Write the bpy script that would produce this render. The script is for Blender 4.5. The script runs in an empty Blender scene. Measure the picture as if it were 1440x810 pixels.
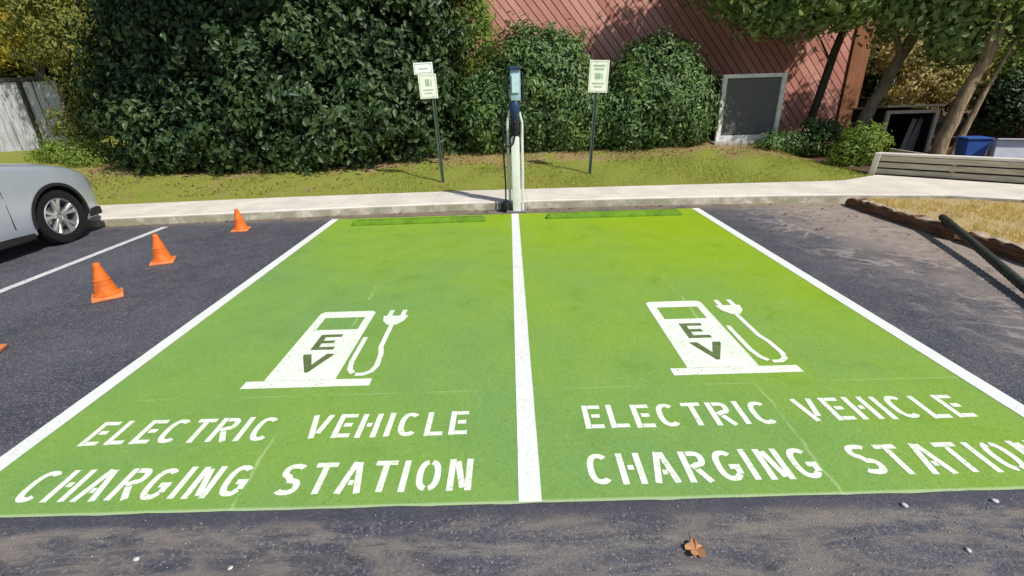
import bpy, bmesh, math, random
import numpy as np
from mathutils import Vector, Matrix
random.seed(7)
rng = np.random.default_rng(7)
sc = bpy.context.scene
C = sc.collection
R = math.radians

# ------------------------------------------------------------------ helpers
def link(name, me, mats=None, parent=None):
    o = bpy.data.objects.new(name, me)
    C.objects.link(o)
    if mats is not None:
        if not isinstance(mats, (list, tuple)): mats = [mats]
        for m in mats: me.materials.append(m)
    if parent is not None: o.parent = parent
    return o

def obj(name, bm, mats=None, parent=None, smooth=False):
    me = bpy.data.meshes.new(name)
    bmesh.ops.recalc_face_normals(bm, faces=bm.faces)
    bm.to_mesh(me); bm.free()
    if smooth:
        me.polygons.foreach_set('use_smooth', [True]*len(me.polygons))
        if smooth != 'all':
            me.set_sharp_from_angle(angle=R(40))
    return link(name, me, mats, parent)

def tag(o, label=None, cat=None, group=None, kind=None):
    if label: o['label'] = label
    if cat: o['category'] = cat
    if group: o['group'] = group
    if kind: o['kind'] = kind
    return o

def thing(name, label, cat, loc=(0, 0, 0), rz=0, group=None):
    o = bpy.data.objects.new(name, None); C.objects.link(o)
    o.empty_display_size = .1
    o.location = loc; o.rotation_euler = (0, 0, rz)
    return tag(o, label, cat, group)

def box(bm, c, s, rot=None, bev=0.0, mi=0):
    m = Matrix.Translation(c) @ (rot.to_4x4() if rot is not None else Matrix()) @ Matrix.Diagonal((s[0], s[1], s[2], 1))
    r = bmesh.ops.create_cube(bm, size=1, matrix=m)
    fs = set()
    for v in r['verts']: fs.update(v.link_faces)
    for f in fs: f.material_index = mi
    if bev > 0:
        es = set()
        for f in fs: es.update(f.edges)
        bmesh.ops.bevel(bm, geom=list(es), offset=bev, segments=2, affect='EDGES', profile=.6)

def tube(bm, pts, rad, n=10, caps=True, wob=0.0, mi=0):
    pts = [Vector(p) for p in pts]
    if not hasattr(rad, '__len__'): rad = [rad]*len(pts)
    rings = []
    ref = Vector((.13, .97, .21)).normalized()
    for i, p in enumerate(pts):
        t = (pts[min(i+1, len(pts)-1)] - pts[max(i-1, 0)]).normalized()
        a = t.cross(ref)
        if a.length < .05: a = t.cross(Vector((1, 0, 0)))
        a.normalize(); b = t.cross(a)
        ring = []
        for k in range(n):
            an = 2*math.pi*k/n
            r = rad[i]*(1+wob*(random.random()-.5)*2)
            ring.append(bm.verts.new(p + a*math.cos(an)*r + b*math.sin(an)*r))
        rings.append(ring)
    for i in range(len(rings)-1):
        for k in range(n):
            f = bm.faces.new((rings[i][k], rings[i][(k+1) % n], rings[i+1][(k+1) % n], rings[i+1][k])); f.material_index = mi
    if caps:
        bm.faces.new(rings[0][::-1]).material_index = mi
        bm.faces.new(rings[-1]).material_index = mi

def lathe(bm, prof, n=24, axis='Z', c=(0, 0, 0), closed=False):
    c = Vector(c); rings = []
    for r, h in prof:
        ring = []
        for k in range(n):
            a = 2*math.pi*k/n
            x, y = r*math.cos(a), r*math.sin(a)
            v = Vector((x, y, h)) if axis == 'Z' else Vector((h, x, y))
            ring.append(bm.verts.new(c+v))
        rings.append(ring)
    m = len(rings)
    for i in range(m if closed else m-1):
        for k in range(n):
            bm.faces.new((rings[i][k], rings[i][(k+1) % n], rings[(i+1) % m][(k+1) % n], rings[(i+1) % m][k]))
    if not closed:
        if prof[0][0] > 1e-4: bm.faces.new(rings[0][::-1])
        if prof[-1][0] > 1e-4: bm.faces.new(rings[-1])

def prism(bm, poly, z0, z1, mi=0):
    a = [bm.verts.new((x, y, z0)) for x, y in poly]
    b = [bm.verts.new((x, y, z1)) for x, y in poly]
    n = len(poly)
    bm.faces.new(a[::-1]).material_index = mi; bm.faces.new(b).material_index = mi
    for i in range(n):
        bm.faces.new((a[i], a[(i+1) % n], b[(i+1) % n], b[i])).material_index = mi

def npmesh(name, V, F, mats, parent=None, mi=None, smooth=False):
    me = bpy.data.meshes.new(name)
    nf, k = F.shape
    me.vertices.add(len(V)); me.vertices.foreach_set('co', V.astype(np.float32).ravel())
    me.loops.add(nf*k); me.loops.foreach_set('vertex_index', F.astype(np.int32).ravel())
    me.polygons.add(nf)
    me.polygons.foreach_set('loop_start', np.arange(0, nf*k, k, dtype=np.int32))
    if mi is not None: me.polygons.foreach_set('material_index', mi.astype(np.int32))
    if smooth: me.polygons.foreach_set('use_smooth', [True]*nf)
    me.update(calc_edges=True)
    return link(name, me, mats, parent)

# ------------------------------------------------------------------ node helpers
class NT:
    def __init__(s, name):
        s.m = bpy.data.materials.new(name); s.m.use_nodes = True
        s.t = s.m.node_tree; s.n = s.t.nodes; s.l = s.t.links
        s.n.clear()
        s.out = s.n.new('ShaderNodeOutputMaterial')
        s.b = s.n.new('ShaderNodeBsdfPrincipled')
        s.l.new(s.b.outputs[0], s.out.inputs[0])
        s.b.inputs['Specular IOR Level'].default_value = .3
        s._pos = None
    def set(s, inp, v):
        if hasattr(v, 'is_linked') or isinstance(v, bpy.types.NodeSocket): s.l.new(v, inp)
        elif isinstance(v, (tuple, list)) and len(v) == 3 and inp.type == 'RGBA': inp.default_value = (*v, 1)
        else: inp.default_value = v
    def P(s, k, v): s.set(s.b.inputs[k], v)
    def pos(s):
        if s._pos is None:
            g = s.n.new('ShaderNodeNewGeometry'); s._pos = g.outputs['Position']
        return s._pos
    def objc(s):
        return s.n.new('ShaderNodeTexCoord').outputs['Object']
    def scale(s, v, sc3):
        m = s.n.new('ShaderNodeVectorMath'); m.operation = 'MULTIPLY'; s.set(m.inputs[0], v); m.inputs[1].default_value = sc3
        return m.outputs[0]
    def noise(s, v, scale, detail=3, rough=.55, dist=0.0, out=0):
        n = s.n.new('ShaderNodeTexNoise'); s.set(n.inputs['Vector'], v)
        n.inputs['Scale'].default_value = scale; n.inputs['Detail'].default_value = detail
        n.inputs['Roughness'].default_value = rough; n.inputs['Distortion'].default_value = dist
        return n.outputs[out]
    def vor(s, v, scale, feature='F1', out='Distance'):
        n = s.n.new('ShaderNodeTexVoronoi'); n.feature = feature; s.set(n.inputs['Vector'], v); n.inputs['Scale'].default_value = scale
        return n.outputs[out]
    def ramp(s, v, a, b, lo=0.0, hi=1.0, smooth=True):
        n = s.n.new('ShaderNodeMapRange'); n.interpolation_type = 'SMOOTHSTEP' if smooth else 'LINEAR'
        s.set(n.inputs[0], v); n.inputs[1].default_value = a; n.inputs[2].default_value = b
        n.inputs[3].default_value = lo; n.inputs[4].default_value = hi
        return n.outputs[0]
    def math(s, op, a, b=0.0, c=None):
        n = s.n.new('ShaderNodeMath'); n.operation = op; s.set(n.inputs[0], a); s.set(n.inputs[1], b)
        if c is not None: s.set(n.inputs[2], c)
        return n.outputs[0]
    def mix(s, f, a, b, mode='MIX'):
        n = s.n.new('ShaderNodeMix'); n.data_type = 'RGBA'; n.blend_type = mode
        s.set(n.inputs[0], f); s.set(n.inputs[6], a); s.set(n.inputs[7], b)
        return n.outputs[2]
    def sep(s, v):
        n = s.n.new('ShaderNodeSeparateXYZ'); s.set(n.inputs[0], v); return n.outputs
    def bump(s, h, strength=.3, dist=.01):
        n = s.n.new('ShaderNodeBump'); n.inputs['Strength'].default_value = strength; n.inputs['Distance'].default_value = dist
        s.set(n.inputs['Height'], h); s.l.new(n.outputs[0], s.b.inputs['Normal'])
    def island(s):
        return s.n.new('ShaderNodeNewGeometry').outputs['Random Per Island']

def plain(name, col, rough=.6, metal=0.0, var=.12, sc_=8.0, bump=0.0, spec=.3, coat=0.0):
    t = NT(name)
    n = t.noise(t.objc(), sc_, 4)
    f = t.ramp(n, .3, .7)
    lo = tuple(c*(1-var) for c in col); hi = tuple(min(1, c*(1+var)) for c in col)
    t.P('Base Color', t.mix(f, lo, hi)); t.P('Roughness', rough); t.P('Metallic', metal); t.P('Specular IOR Level', spec)
    if coat: t.P('Coat Weight', coat); t.P('Coat Roughness', .05)
    if bump: t.bump(t.noise(t.objc(), sc_*12, 3), bump, .004)
    return t.m

# ------------------------------------------------------------------ ground materials
def asphalt_mat():
    t = NT('asphalt'); p = t.pos(); x, y, z = t.sep(p)
    big = t.noise(p, .9, 4, .6); mid = t.noise(p, 5, 4, .65); fine = t.noise(p, 130, 2, .7)
    c = t.mix(t.ramp(big, .35, .65), (.056, .060, .082), (.088, .091, .116))
    c = t.mix(t.ramp(mid, .4, .75, 0, .45), c, (.125, .118, .122))
    c = t.mix(t.ramp(fine, .55, .72, 0, .6), c, (.22, .215, .22))
    c = t.mix(t.ramp(fine, .46, .30, 0, .7), c, (.022, .021, .027))
    agg = t.sep(t.vor(p, 115, out='Color'))[0]
    c = t.mix(t.ramp(agg, .80, .97, 0, .55), c, (.27, .25, .24))
    c = t.mix(t.ramp(agg, .22, .05, 0, .5), c, (.025, .025, .03))
    # pale curved tyre scuff in the lane
    q2 = t.math('MULTIPLY', t.math('MULTIPLY', x, x), -1.9)
    ex = t.math('MULTIPLY', t.math('POWER', 2.718, q2), .12)
    tn = t.math('MULTIPLY', t.math('SUBTRACT', t.noise(t.scale(p, (1, 2, 1)), 3, 5, .7), .5), .16)
    td = t.math('ABSOLUTE', t.math('ADD', t.math('ADD', t.math('ADD', y, .125), ex), tn))
    tk = t.math('MULTIPLY', t.ramp(td, .008, .05, 1, 0), t.ramp(t.noise(t.scale(p, (2, 9, 1)), 3, 5, .7), .35, .6))
    c = t.mix(t.math('MULTIPLY', tk, .55), c, (.27, .245, .21))
    # thin wandering cracks
    ck = t.noise(p, .8, 6, .62, .5)
    cl = t.ramp(t.math('ABSOLUTE', t.math('SUBTRACT', ck, .47)), .0, .0022, 1, 0)
    c = t.mix(t.math('MULTIPLY', cl, .6), c, (.02, .02, .024))
    # pale traffic scuffs stretched across the lane in front of the bays
    sp = t.scale(p, (1.0, 3.2, 1))
    st = t.noise(sp, 2.3, 7, .72, .7)
    near = t.ramp(y, .02, -.10)
    nn = t.math('MULTIPLY', t.ramp(st, .42, .62), near)
    c = t.mix(t.math('MULTIPLY', nn, .7), c, (.23, .20, .175))
    dk = t.noise(t.scale(p, (1.0, 3.0, 1)), 2.9, 6, .75, .5)
    c = t.mix(t.math('MULTIPLY', t.math('MULTIPLY', t.ramp(dk, .52, .66), near), .5), c, (.06, .057, .072))
    bd = t.ramp(t.math('ADD', y, t.math('MULTIPLY', t.noise(p, 2.2, 4, .6), .09)), -.045, .0)
    bd = t.math('MULTIPLY', bd, t.ramp(y, .3, .2))
    c = t.mix(t.math('MULTIPLY', bd, .6), c, (.055, .058, .078))
    # sandy dirt washed out from the island at the right
    edge = t.math('ADD', x, t.math('MULTIPLY', t.noise(p, 1.3, 5, .6), 1.5))
    dist = t.math('ADD', edge, t.math('MULTIPLY', t.math('SUBTRACT', 3.2, y), -.10))
    dm = t.ramp(dist, 4.25, 5.5)
    dn = t.noise(p, 7, 5, .7, .6)
    dm2 = t.math('MULTIPLY', dm, t.ramp(dn, .30, .52))
    c = t.mix(t.math('MULTIPLY', dm2, .85), c, t.mix(mid, (.30, .235, .185), (.46, .37, .29)))
    # thin pale wandering scratches on the dusty part
    sv = t.noise(p, 1.5, 3, .6, .25)
    sv2 = t.noise(p, 4.1, 3, .5, .4)
    blot = t.math('MULTIPLY', t.math('MULTIPLY', t.ramp(t.noise(t.scale(p, (1.3, 1, 1)), 4.2, 6, .78, .15), .50, .66), t.ramp(x, 2.85, 3.9)), t.ramp(sv2, .35, .55))
    c = t.mix(t.math('MULTIPLY', blot, .85), c, (.40, .34, .30))
    hz = t.math('MULTIPLY', t.ramp(x, 2.9, 4.2), t.ramp(t.noise(p, 1.8, 5, .7), .35, .6))
    c = t.mix(t.math('MULTIPLY', hz, .55), c, (.29, .245, .215))
    line = t.ramp(t.math('ABSOLUTE', t.math('SUBTRACT', sv, .5)), .004, .034, 1, 0)
    lm = t.math('MULTIPLY', t.math('MULTIPLY', line, t.ramp(x, 2.9, 3.7)), t.ramp(t.noise(p, 1.6, 2), .42, .58))
    c = t.mix(t.math('MULTIPLY', lm, .6), c, (.40, .34, .31))
    # dust along the kerb
    kd = t.math('MULTIPLY', t.ramp(y, 5.25, 5.7), t.ramp(t.noise(p, 4, 4, .7), .3, .6))
    c = t.mix(t.math('MULTIPLY', kd, .8), c, (.27, .20, .13))
    t.P('Base Color', c)
    t.P('Roughness', t.ramp(mid, .3, .7, .62, .85)); t.P('Specular IOR Level', .35)
    t.bump(t.math('ADD', fine, t.math('MULTIPLY', t.vor(p, 170), .8)), .55, .004)
    return t.m

def green_mat():
    t = NT('green_paint'); p = t.pos(); x, y, z = t.sep(p)
    b = t.noise(p, .7, 4, .6); m = t.noise(p, 3.2, 5, .65, .3); f = t.noise(p, 120, 3, .7)
    c = t.mix(t.ramp(b, .35, .65), (.180, .340, .088), (.205, .368, .066))
    # yellower towards the far right end, bluer towards the near left
    w = t.math('ADD', t.math('MULTIPLY', x, .13), t.math('MULTIPLY', y, .17))
    w = t.math('ADD', w, t.math('MULTIPLY', t.math('SUBTRACT', b, .5), .8))
    c = t.mix(t.ramp(w, .0, 1.2), c, (.270, .415, .003))
    c = t.mix(t.ramp(m, .5, .8, 0, .4), c, (.27, .42, .07))
    c = t.mix(t.ramp(m, .45, .22, 0, .45), c, (.13, .26, .02))
    c = t.mix(t.ramp(f, .62, .8, 0, .20), c, (.40, .55, .18))
    pit = t.sep(t.vor(p, 105, out='Color'))[1]
    c = t.mix(t.ramp(pit, .84, .99, 0, .26), c, (.07, .13, .03))
    c = t.mix(t.ramp(pit, .16, .02, 0, .18), c, (.42, .58, .22))
    scf = t.noise(t.scale(p, (2.6, .8, 1)), 2.2, 7, .75, .8)
    c = t.mix(t.ramp(scf, .60, .74, 0, .30), c, (.20, .26, .12))
    c = t.mix(t.ramp(scf, .38, .26, 0, .35), c, (.36, .50, .18))
    # hairline cracks that follow the paving joints, and the thin edge of the coat
    wob = t.math('MULTIPLY', t.math('SUBTRACT', t.noise(p, 1.2, 4, .6), .5), .18)
    brk = t.ramp(t.noise(p, 2.6, 3), .42, .56)
    for x0 in (-1.37, 1.42):
        d = t.math('ABSOLUTE', t.math('ADD', t.math('SUBTRACT', x, x0), wob))
        k = t.math('MULTIPLY', t.math('MULTIPLY', t.ramp(d, .002, .012, 1, 0), brk), t.ramp(y, 2.9, 2.4))
        c = t.mix(t.math('MULTIPLY', k, .42), c, (.52, .65, .34))
    d = t.math('ABSOLUTE', t.math('ADD', t.math('SUBTRACT', y, .88), t.math('MULTIPLY', wob, .12)))
    c = t.mix(t.math('MULTIPLY', t.math('MULTIPLY', t.ramp(d, .002, .01, 1, 0), brk), .25), c, (.5, .62, .3))
    ed = t.ramp(t.math('ADD', y, t.math('MULTIPLY', wob, .08)), .008, .022, 1, 0)
    c = t.mix(t.math('MULTIPLY', ed, .6), c, (.50, .62, .38))
    t.P('Base Color', c); t.P('Roughness', t.ramp(m, .3, .7, .55, .8)); t.P('Specular IOR Level', .3)
    t.bump(t.math('ADD', f, t.math('MULTIPLY', t.vor(p, 150), .7)), .45, .003)
    return t.m

def white_paint_mat(name, col=(.78, .80, .76), wear=.35, worn=(.42, .50, .34)):
    t = NT(name); p = t.pos()
    n = t.noise(p, 45, 4, .75); m = t.noise(p, 5, 4, .6)
    c = t.mix(t.ramp(m, .3, .7, 0, .25), col, tuple(q*.86 for q in col))
    c = t.mix(t.math('MULTIPLY', t.ramp(n, .56, .72), wear), c, worn)
    pit = t.sep(t.vor(p, 105, out='Color'))[1]
    c = t.mix(t.math('MULTIPLY', t.ramp(pit, .80, .93), t.math('MULTIPLY', t.ramp(m, .38, .62, .25, 1), min(1, wear*1.7))), c, worn)
    t.P('Base Color', c); t.P('Roughness', .6)
    t.bump(t.math('ADD', t.noise(p, 130, 2, .7), t.math('MULTIPLY', t.vor(p, 150), .6)), .4, .003)
    return t.m

def concrete_mat(name, a, b, seams=False):
    t = NT(name); p = t.pos(); x, y, z = t.sep(p)
    n = t.noise(p, 2.2, 5, .65); f = t.noise(p, 70, 3, .7)
    c = t.mix(t.ramp(n, .3, .7), a, b)
    c = t.mix(t.ramp(f, .6, .8, 0, .35), c, tuple(q*.6 for q in a))
    st = t.noise(t.scale(p, (1, 1, .3)), 6, 5, .7)
    c = t.mix(t.ramp(st, .58, .74, 0, .5), c, tuple(q*.5 for q in a))
    if seams:
        # vertical face: patchy olive brown below the top edge
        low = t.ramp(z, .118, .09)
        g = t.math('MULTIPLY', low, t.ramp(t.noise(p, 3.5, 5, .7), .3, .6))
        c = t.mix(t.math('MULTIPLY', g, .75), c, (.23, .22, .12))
        fr = t.math('PINGPONG', t.math('ADD', x, 100.3), .75)
        c = t.mix(t.ramp(fr, .008, .003, 0, .35), c, (.30, .28, .23))
    t.P('Base Color', c); t.P('Roughness', .85); t.P('Specular IOR Level', .2)
    t.bump(f, .35, .004)
    return t.m

def soil_mat(name, g1, g2, brown, dry=0.0):
    t = NT(name); p = t.pos(); x, y, z = t.sep(p)
    n = t.noise(p, 1.4, 5, .65); f = t.noise(p, 28, 4, .75)
    c = t.mix(t.ramp(f, .3, .7), g1, g2)
    k = t.ramp(t.math('ADD', t.math('ADD', n, t.math('MULTIPLY', t.ramp(y, 7.9, 9.2, 0, .22), t.ramp(x, -10.5, -9))), t.ramp(x, -2, -3.5, 0, .06)), .60, .76)
    c = t.mix(k, c, t.mix(f, brown, tuple(q*1.9 for q in brown)))
    t.P('Base Color', c); t.P('Roughness', .95); t.P('Specular IOR Level', .1)
    t.bump(f, .9, .03)
    return t.m

def leaf_mat(name, c1, c2, c3=None, rough=.45, trans=.25, spec=.35):
    t = NT(name); r = t.island(); p = t.pos()
    c = t.mix(r, c1, c2)
    if c3: c = t.mix(t.ramp(t.noise(p, 1.1, 3), .5, .68), c, c3)
    t.P('Base Color', c); t.P('Roughness', rough); t.P('Specular IOR Level', spec)
    if trans:
        tr = t.n.new('ShaderNodeBsdfTranslucent'); t.set(tr.inputs[0], t.mix(.5, c, (c2[0]*1.6, c2[1]*1.7, c2[2]*.8)))
        mx = t.n.new('ShaderNodeMixShader'); mx.inputs[0].default_value = trans
        t.l.new(t.b.outputs[0], mx.inputs[1]); t.l.new(tr.outputs[0], mx.inputs[2]); t.l.new(mx.outputs[0], t.out.inputs[0])
    return t.m

def bark_mat(name, a, b):
    t = NT(name); p = t.objc()
    s = t.scale(p, (9, 9, 1.6)); n = t.noise(s, 2.2, 5, .7, .5)
    t.P('Base Color', t.mix(t.ramp(n, .35, .65), a, b)); t.P('Roughness', .9); t.P('Specular IOR Level', .15)
    t.bump(n, .9, .03)
    return t.m

def wood_mat(name, a, b, axis=(1, 14, 14)):
    t = NT(name); p = t.objc()
    n = t.noise(t.scale(p, axis), 2.5, 5, .65, .3); m = t.noise(p, 1.7, 3)
    c = t.mix(t.ramp(n, .3, .7), a, b); c = t.mix(t.ramp(m, .5, .8, 0, .4), c, tuple(q*.6 for q in a))
    t.P('Base Color', c); t.P('Roughness', .85); t.P('Specular IOR Level', .2); t.bump(n, .5, .006)
    return t.m

M = {}
M['asphalt'] = asphalt_mat(); M['green'] = green_mat()
M['line'] = white_paint_mat('white_line_paint', (.80, .82, .80), .25)
M['line_old'] = white_paint_mat('aged_white_line_paint', (.66, .65, .65), .6, (.2, .19, .2))
M['stencil'] = white_paint_mat('white_stencil_paint', (.84, .90, .80), .5, (.42, .58, .22))
M['walk'] = concrete_mat('sidewalk_concrete', (.60, .56, .49), (.74, .69, .61), True)
M['pad'] = concrete_mat('pad_concrete', (.36, .34, .31), (.46, .44, .40))
M['lawn'] = soil_mat('lawn_soil', (.20, .255, .04), (.31, .32, .07), (.24, .17, .09))
M['drysoil'] = soil_mat('dry_soil', (.42, .32, .15), (.56, .43, .22), (.30, .20, .10))
M['mulch'] = soil_mat('mulch', (.10, .065, .04), (.16, .11, .07), (.09, .055, .035))
M['far'] = soil_mat('far_ground', (.10, .12, .04), (.14, .15, .06), (.12, .09, .05))

# ------------------------------------------------------------------ setting: ground
def lawn_h(x, y):
    k = np.clip((6.5-np.asarray(x, float))/.9, 0, 1); k = k*k*(3-2*k)
    h = .105 + (.12*k+.012*(1-k))*np.clip(np.asarray(y, float)-6.75, 0, 4.3)
    return h
bm = bmesh.new(); prism(bm, [(-150, -150), (150, -150), (150, 150), (-150, 150)], -.5, -.03)
tag(obj('ground', bm, M['far']), kind='structure')
bm = bmesh.new()
vs = [bm.verts.new(q) for q in ((-60, -60, 0), (60, -60, 0), (60, 6.2, 0), (-60, 6.2, 0))]; bm.faces.new(vs)
tag(obj('parking_lot', bm, M['asphalt']), kind='structure')

front = [(-40, 3.6), (-14, 5.05), (-9, 5.38), (-6.4, 5.50), (-4.6, 5.62), (-2.5, 5.77), (-.8, 5.83), (.5, 5.83), (2, 5.80), (4.2, 5.68), (5.05, 5.58), (5.5, 5.50), (6.4, 5.35), (7.1, 4.95), (8.1, 4.1), (10.5, 2.0), (30, -15)]
back = [(-40, 4.7), (-14, 6.15), (-7.1, 6.52), (-4, 6.74), (-.9, 6.82), (2.2, 6.78), (5.7, 6.68), (6.62, 7.12), (8.15, 5.78), (10.6, 3.6), (30, -13)]
def strip(bm, A, B, n=160, prof=((0, 0), (0, .115), (.018, .13), (1, .13), (1, 0))):
    def resample(P, n):
        P = np.array(P); d = np.r_[0, np.cumsum(np.hypot(*np.diff(P, axis=0).T))]
        return d, P
    # pair the two polylines by x
    xs = np.unique(np.r_[np.linspace(-40, 6.62, n), np.array([p[0] for p in A if p[0] < 6.7]), ])
    a = np.array(A); b = np.array(B)
    rows = []
    for x in xs:
        rows.append(((x, np.interp(x, a[:, 0], a[:, 1])), (x, np.interp(x, b[:, 0], b[:, 1]))))
    rows += [((7.1, 4.95), (7.3, 6.52)), ((8.1, 4.1), (8.15, 5.78)), ((10.5, 2.0), (10.6, 3.6)), ((30, -15), (31, -13))]
    L = []
    for (p, q) in rows:
        L.append([bm.verts.new((p[0]+(q[0]-p[0])*u, p[1]+(q[1]-p[1])*u, z)) for u, z in prof])
    for i in range(len(L)-1):
        for k in range(len(prof)-1):
            bm.faces.new((L[i][k], L[i+1][k], L[i+1][k+1], L[i][k+1]))
bm = bmesh.new(); strip(bm, front, back)
tag(obj('sidewalk', bm, M['walk']), kind='structure')

# lawn: one sheet rising gently from the sidewalk to the bushes
b = np.array(back)
xs = np.r_[np.linspace(-60, -14, 24)[:-1], np.linspace(-14, 6.6, 90)]
vs = []; nx = len(xs); us = np.r_[np.linspace(0, .12, 24), [.2, .3, .5, 1.0]]; ny = len(us)
for x in xs:
    y0 = np.interp(x, b[:, 0], b[:, 1])-.03
    for u in us:
        y = y0 + u*50; h = float(lawn_h(x, y))
        w = 0 if y < y0+.2 else .02*math.sin(x*2.1+y*1.3)+.012*math.sin(x*5.3-y*3.7)
        vs.append((x, y, max(h, .112)+w if u > 0 else .10))
vs = np.array(vs); F = []
for i in range(nx-1):
    for j in range(ny-1):
        F.append((i*ny+j, (i+1)*ny+j, (i+1)*ny+j+1, i*ny+j+1))
o = npmesh('lawn', vs, np.array(F), M['lawn'], smooth=True); tag(o, kind='structure')

# retained garden bed behind the plank wall
bm = bmesh.new(); prism(bm, [(6.61, 7.30), (8.12, 5.94), (10.6, 3.75), (31, -12), (60, 10), (60, 60), (6.56, 60), (6.56, 10.6)], -.02, .14)
tag(obj('garden_bed', bm, M['mulch']), kind='structure')

# dry island
isl = [(5.12, 5.36), (5.55, 5.33), (6.35, 5.20), (7.0, 4.82), (8.0, 3.98), (10.4, 1.88), (12, .4), (9, -1.5), (5.3, -2.0), (5.10, .5), (5.12, 2.8)]
bm = bmesh.new(); prism(bm, isl, -.02, .10)
tag(obj('planting_island', bm, M['drysoil']), kind='structure')

# green bays
def sheet(name, pts, z, m, sub=0):
    bm = bmesh.new(); bm.faces.new([bm.verts.new((x, y, z)) for x, y in pts]); return obj(name, bm, m)
def wavy(x0, x1, y0, y1, z, m, name, amp=.006):
    pts = []
    n = 60
    for i in range(n+1): x = x0+(x1-x0)*i/n; pts.append((x, y0+amp*(math.sin(x*7)+math.sin(x*17.3))*.5*random.random()))
    for i in range(n+1): x = x1+(x0-x1)*i/n; pts.append((x, y1+amp*2*random.random()))
    return sheet(name, pts, z, m)
tag(wavy(-2.74, 0, 0, 5.50, .004, M['green'], 'green_parking_bay'), kind='structure')
tag(wavy(0.0, 2.74, 0, 5.50, .004, M['green'], 'green_parking_bay'), kind='structure')

def pline(name, x, y0, y1, w, z, m, label):
    n = 50; pts = []
    for i in range(n+1): y = y0+(y1-y0)*i/n; pts.append((x-w/2+.002*(random.random()-.5), y))
    for i in range(n+1): y = y1+(y0-y1)*i/n; pts.append((x+w/2+.002*(random.random()-.5), y))
    o = sheet(name, pts, z, m); tag(o, label, 'painted line', 'white lines painted along the parking bays'); return o
pline('painted_line', 0.0, 0.005, 5.5, .105, .0065, M['line'], 'white line down the middle between the two green bays')
pline('painted_line', -2.74, 0.0, 5.5, .105, .0065, M['line'], 'white line along the left edge of the left green bay')
pline('painted_line', 2.74, -.05, 5.5, .105, .0065, M['line'], 'white line along the right edge of the right green bay')
pline('painted_line', -5.25, 0.2, 5.35, .10, .004, M['line_old'], 'worn white line on bare asphalt beside the silver car')

# ------------------------------------------------------------------ stencilled writing
def ribbon(bm, pts, w, z, closed=False):
    P = [Vector((p[0], p[1])) for p in pts]; n = len(P); L = []
    for i in range(n):
        a = P[i-1] if (i > 0 or closed) else None; b2 = P[(i+1) % n] if (i < n-1 or closed) else None
        if a is None: d = (b2-P[i]).normalized(); nn = Vector((-d.y, d.x)); k = 1
        elif b2 is None: d = (P[i]-a).normalized(); nn = Vector((-d.y, d.x)); k = 1
        else:
            d1 = (P[i]-a).normalized(); d2 = (b2-P[i]).normalized()
            n1 = Vector((-d1.y, d1.x)); n2 = Vector((-d2.y, d2.x)); nn = (n1+n2)
            nn = nn.normalized() if nn.length > 1e-6 else n1
            k = min(1/max(nn.dot(n1), .3), 2.2)
        L.append((P[i]+nn*w/2*k, P[i]-nn*w/2*k))
    V = [(bm.verts.new((a.x, a.y, z)), bm.verts.new((c.x, c.y, z))) for a, c in L]
    for i in range(n if closed else n-1):
        j = (i+1) % n
        bm.faces.new((V[i][0], V[i][1], V[j][1], V[j][0]))
def arc(cx, cy, rx, ry, a0, a1, n=14):
    return [(cx+rx*math.copysign(abs(math.cos(R(a)))**.8, math.cos(R(a))), cy+ry*math.copysign(abs(math.sin(R(a)))**.8, math.sin(R(a)))) for a in np.linspace(a0, a1, n)]
g = .05  # stencil bridge, in units of the letter height
def glyph(ch, W):
    """strokes as centre lines in a box W wide and 1 high; stroke half width already inset"""
    t = .085; l, r, b_, tp = t, W-t, t, 1-t; m = .52
    if ch == 'E': return [[(l, 0), (l, 1)], [(l+t, tp), (W, tp)], [(l+t, b_), (W, b_)], [(l+t+g, m), (W*.9, m)]]
    if ch == 'L': return [[(l, 0), (l, 1)], [(l+t, b_), (W, b_)]]
    if ch == 'T': return [[(0, tp), (W, tp)], [(W/2, 0), (W/2, tp-t)]]
    if ch == 'I': return [[(W/2, 0), (W/2, 1)]]
    if ch == 'H': return [[(l, 0), (l, 1)], [(r, 0), (r, 1)], [(l+t+g, m), (r-t-g, m)]]
    if ch == 'C': return [arc(W/2, .5, W/2-t, .5-t, 48, 312, 22)]
    if ch == 'G': return [arc(W/2, .5, W/2-t, .5-t, 48, 320, 22), [(W*.55, .45), (W, .45)], [(r, .40), (r, .22)]]
    if ch == 'O': return [arc(W/2, .5, W/2-t, .5-t, 98, 262, 18), arc(W/2, .5, W/2-t, .5-t, 82, -82, 18)]
    if ch == 'R': return [[(l, 0), (l, 1)], [(l+t+g*.4, tp)] + arc(W*.58, .73, W*.42-t, .27-t, 90, -90, 12) + [(l+t+g*.4, .46)], [(W*.52, .40), (r, 0)]]
    if ch == 'V': return [[(l*.8, 1), (W/2-.03, .02)], [(W-l*.8, 1), (W/2+.075, .22)]]
    if ch == 'N': return [[(l, 0), (l, 1)], [(r, 0), (r, 1)], [(l+.12, .92), (r-.12, .08)]]
    if ch == 'A': return [[(l*.8, 0), (W/2-.03, 1)], [(W-l*.8, 0), (W/2+.05, .98)], [(W*.42, .33), (W*.62, .33)]]
    if ch == 'S':
        return [arc(W/2, .745, W/2-t, .245-t+.01, 35, 270, 14)[:-1] + arc(W/2, .265, W/2-t, .265-t, 90, -145, 14)]
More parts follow.
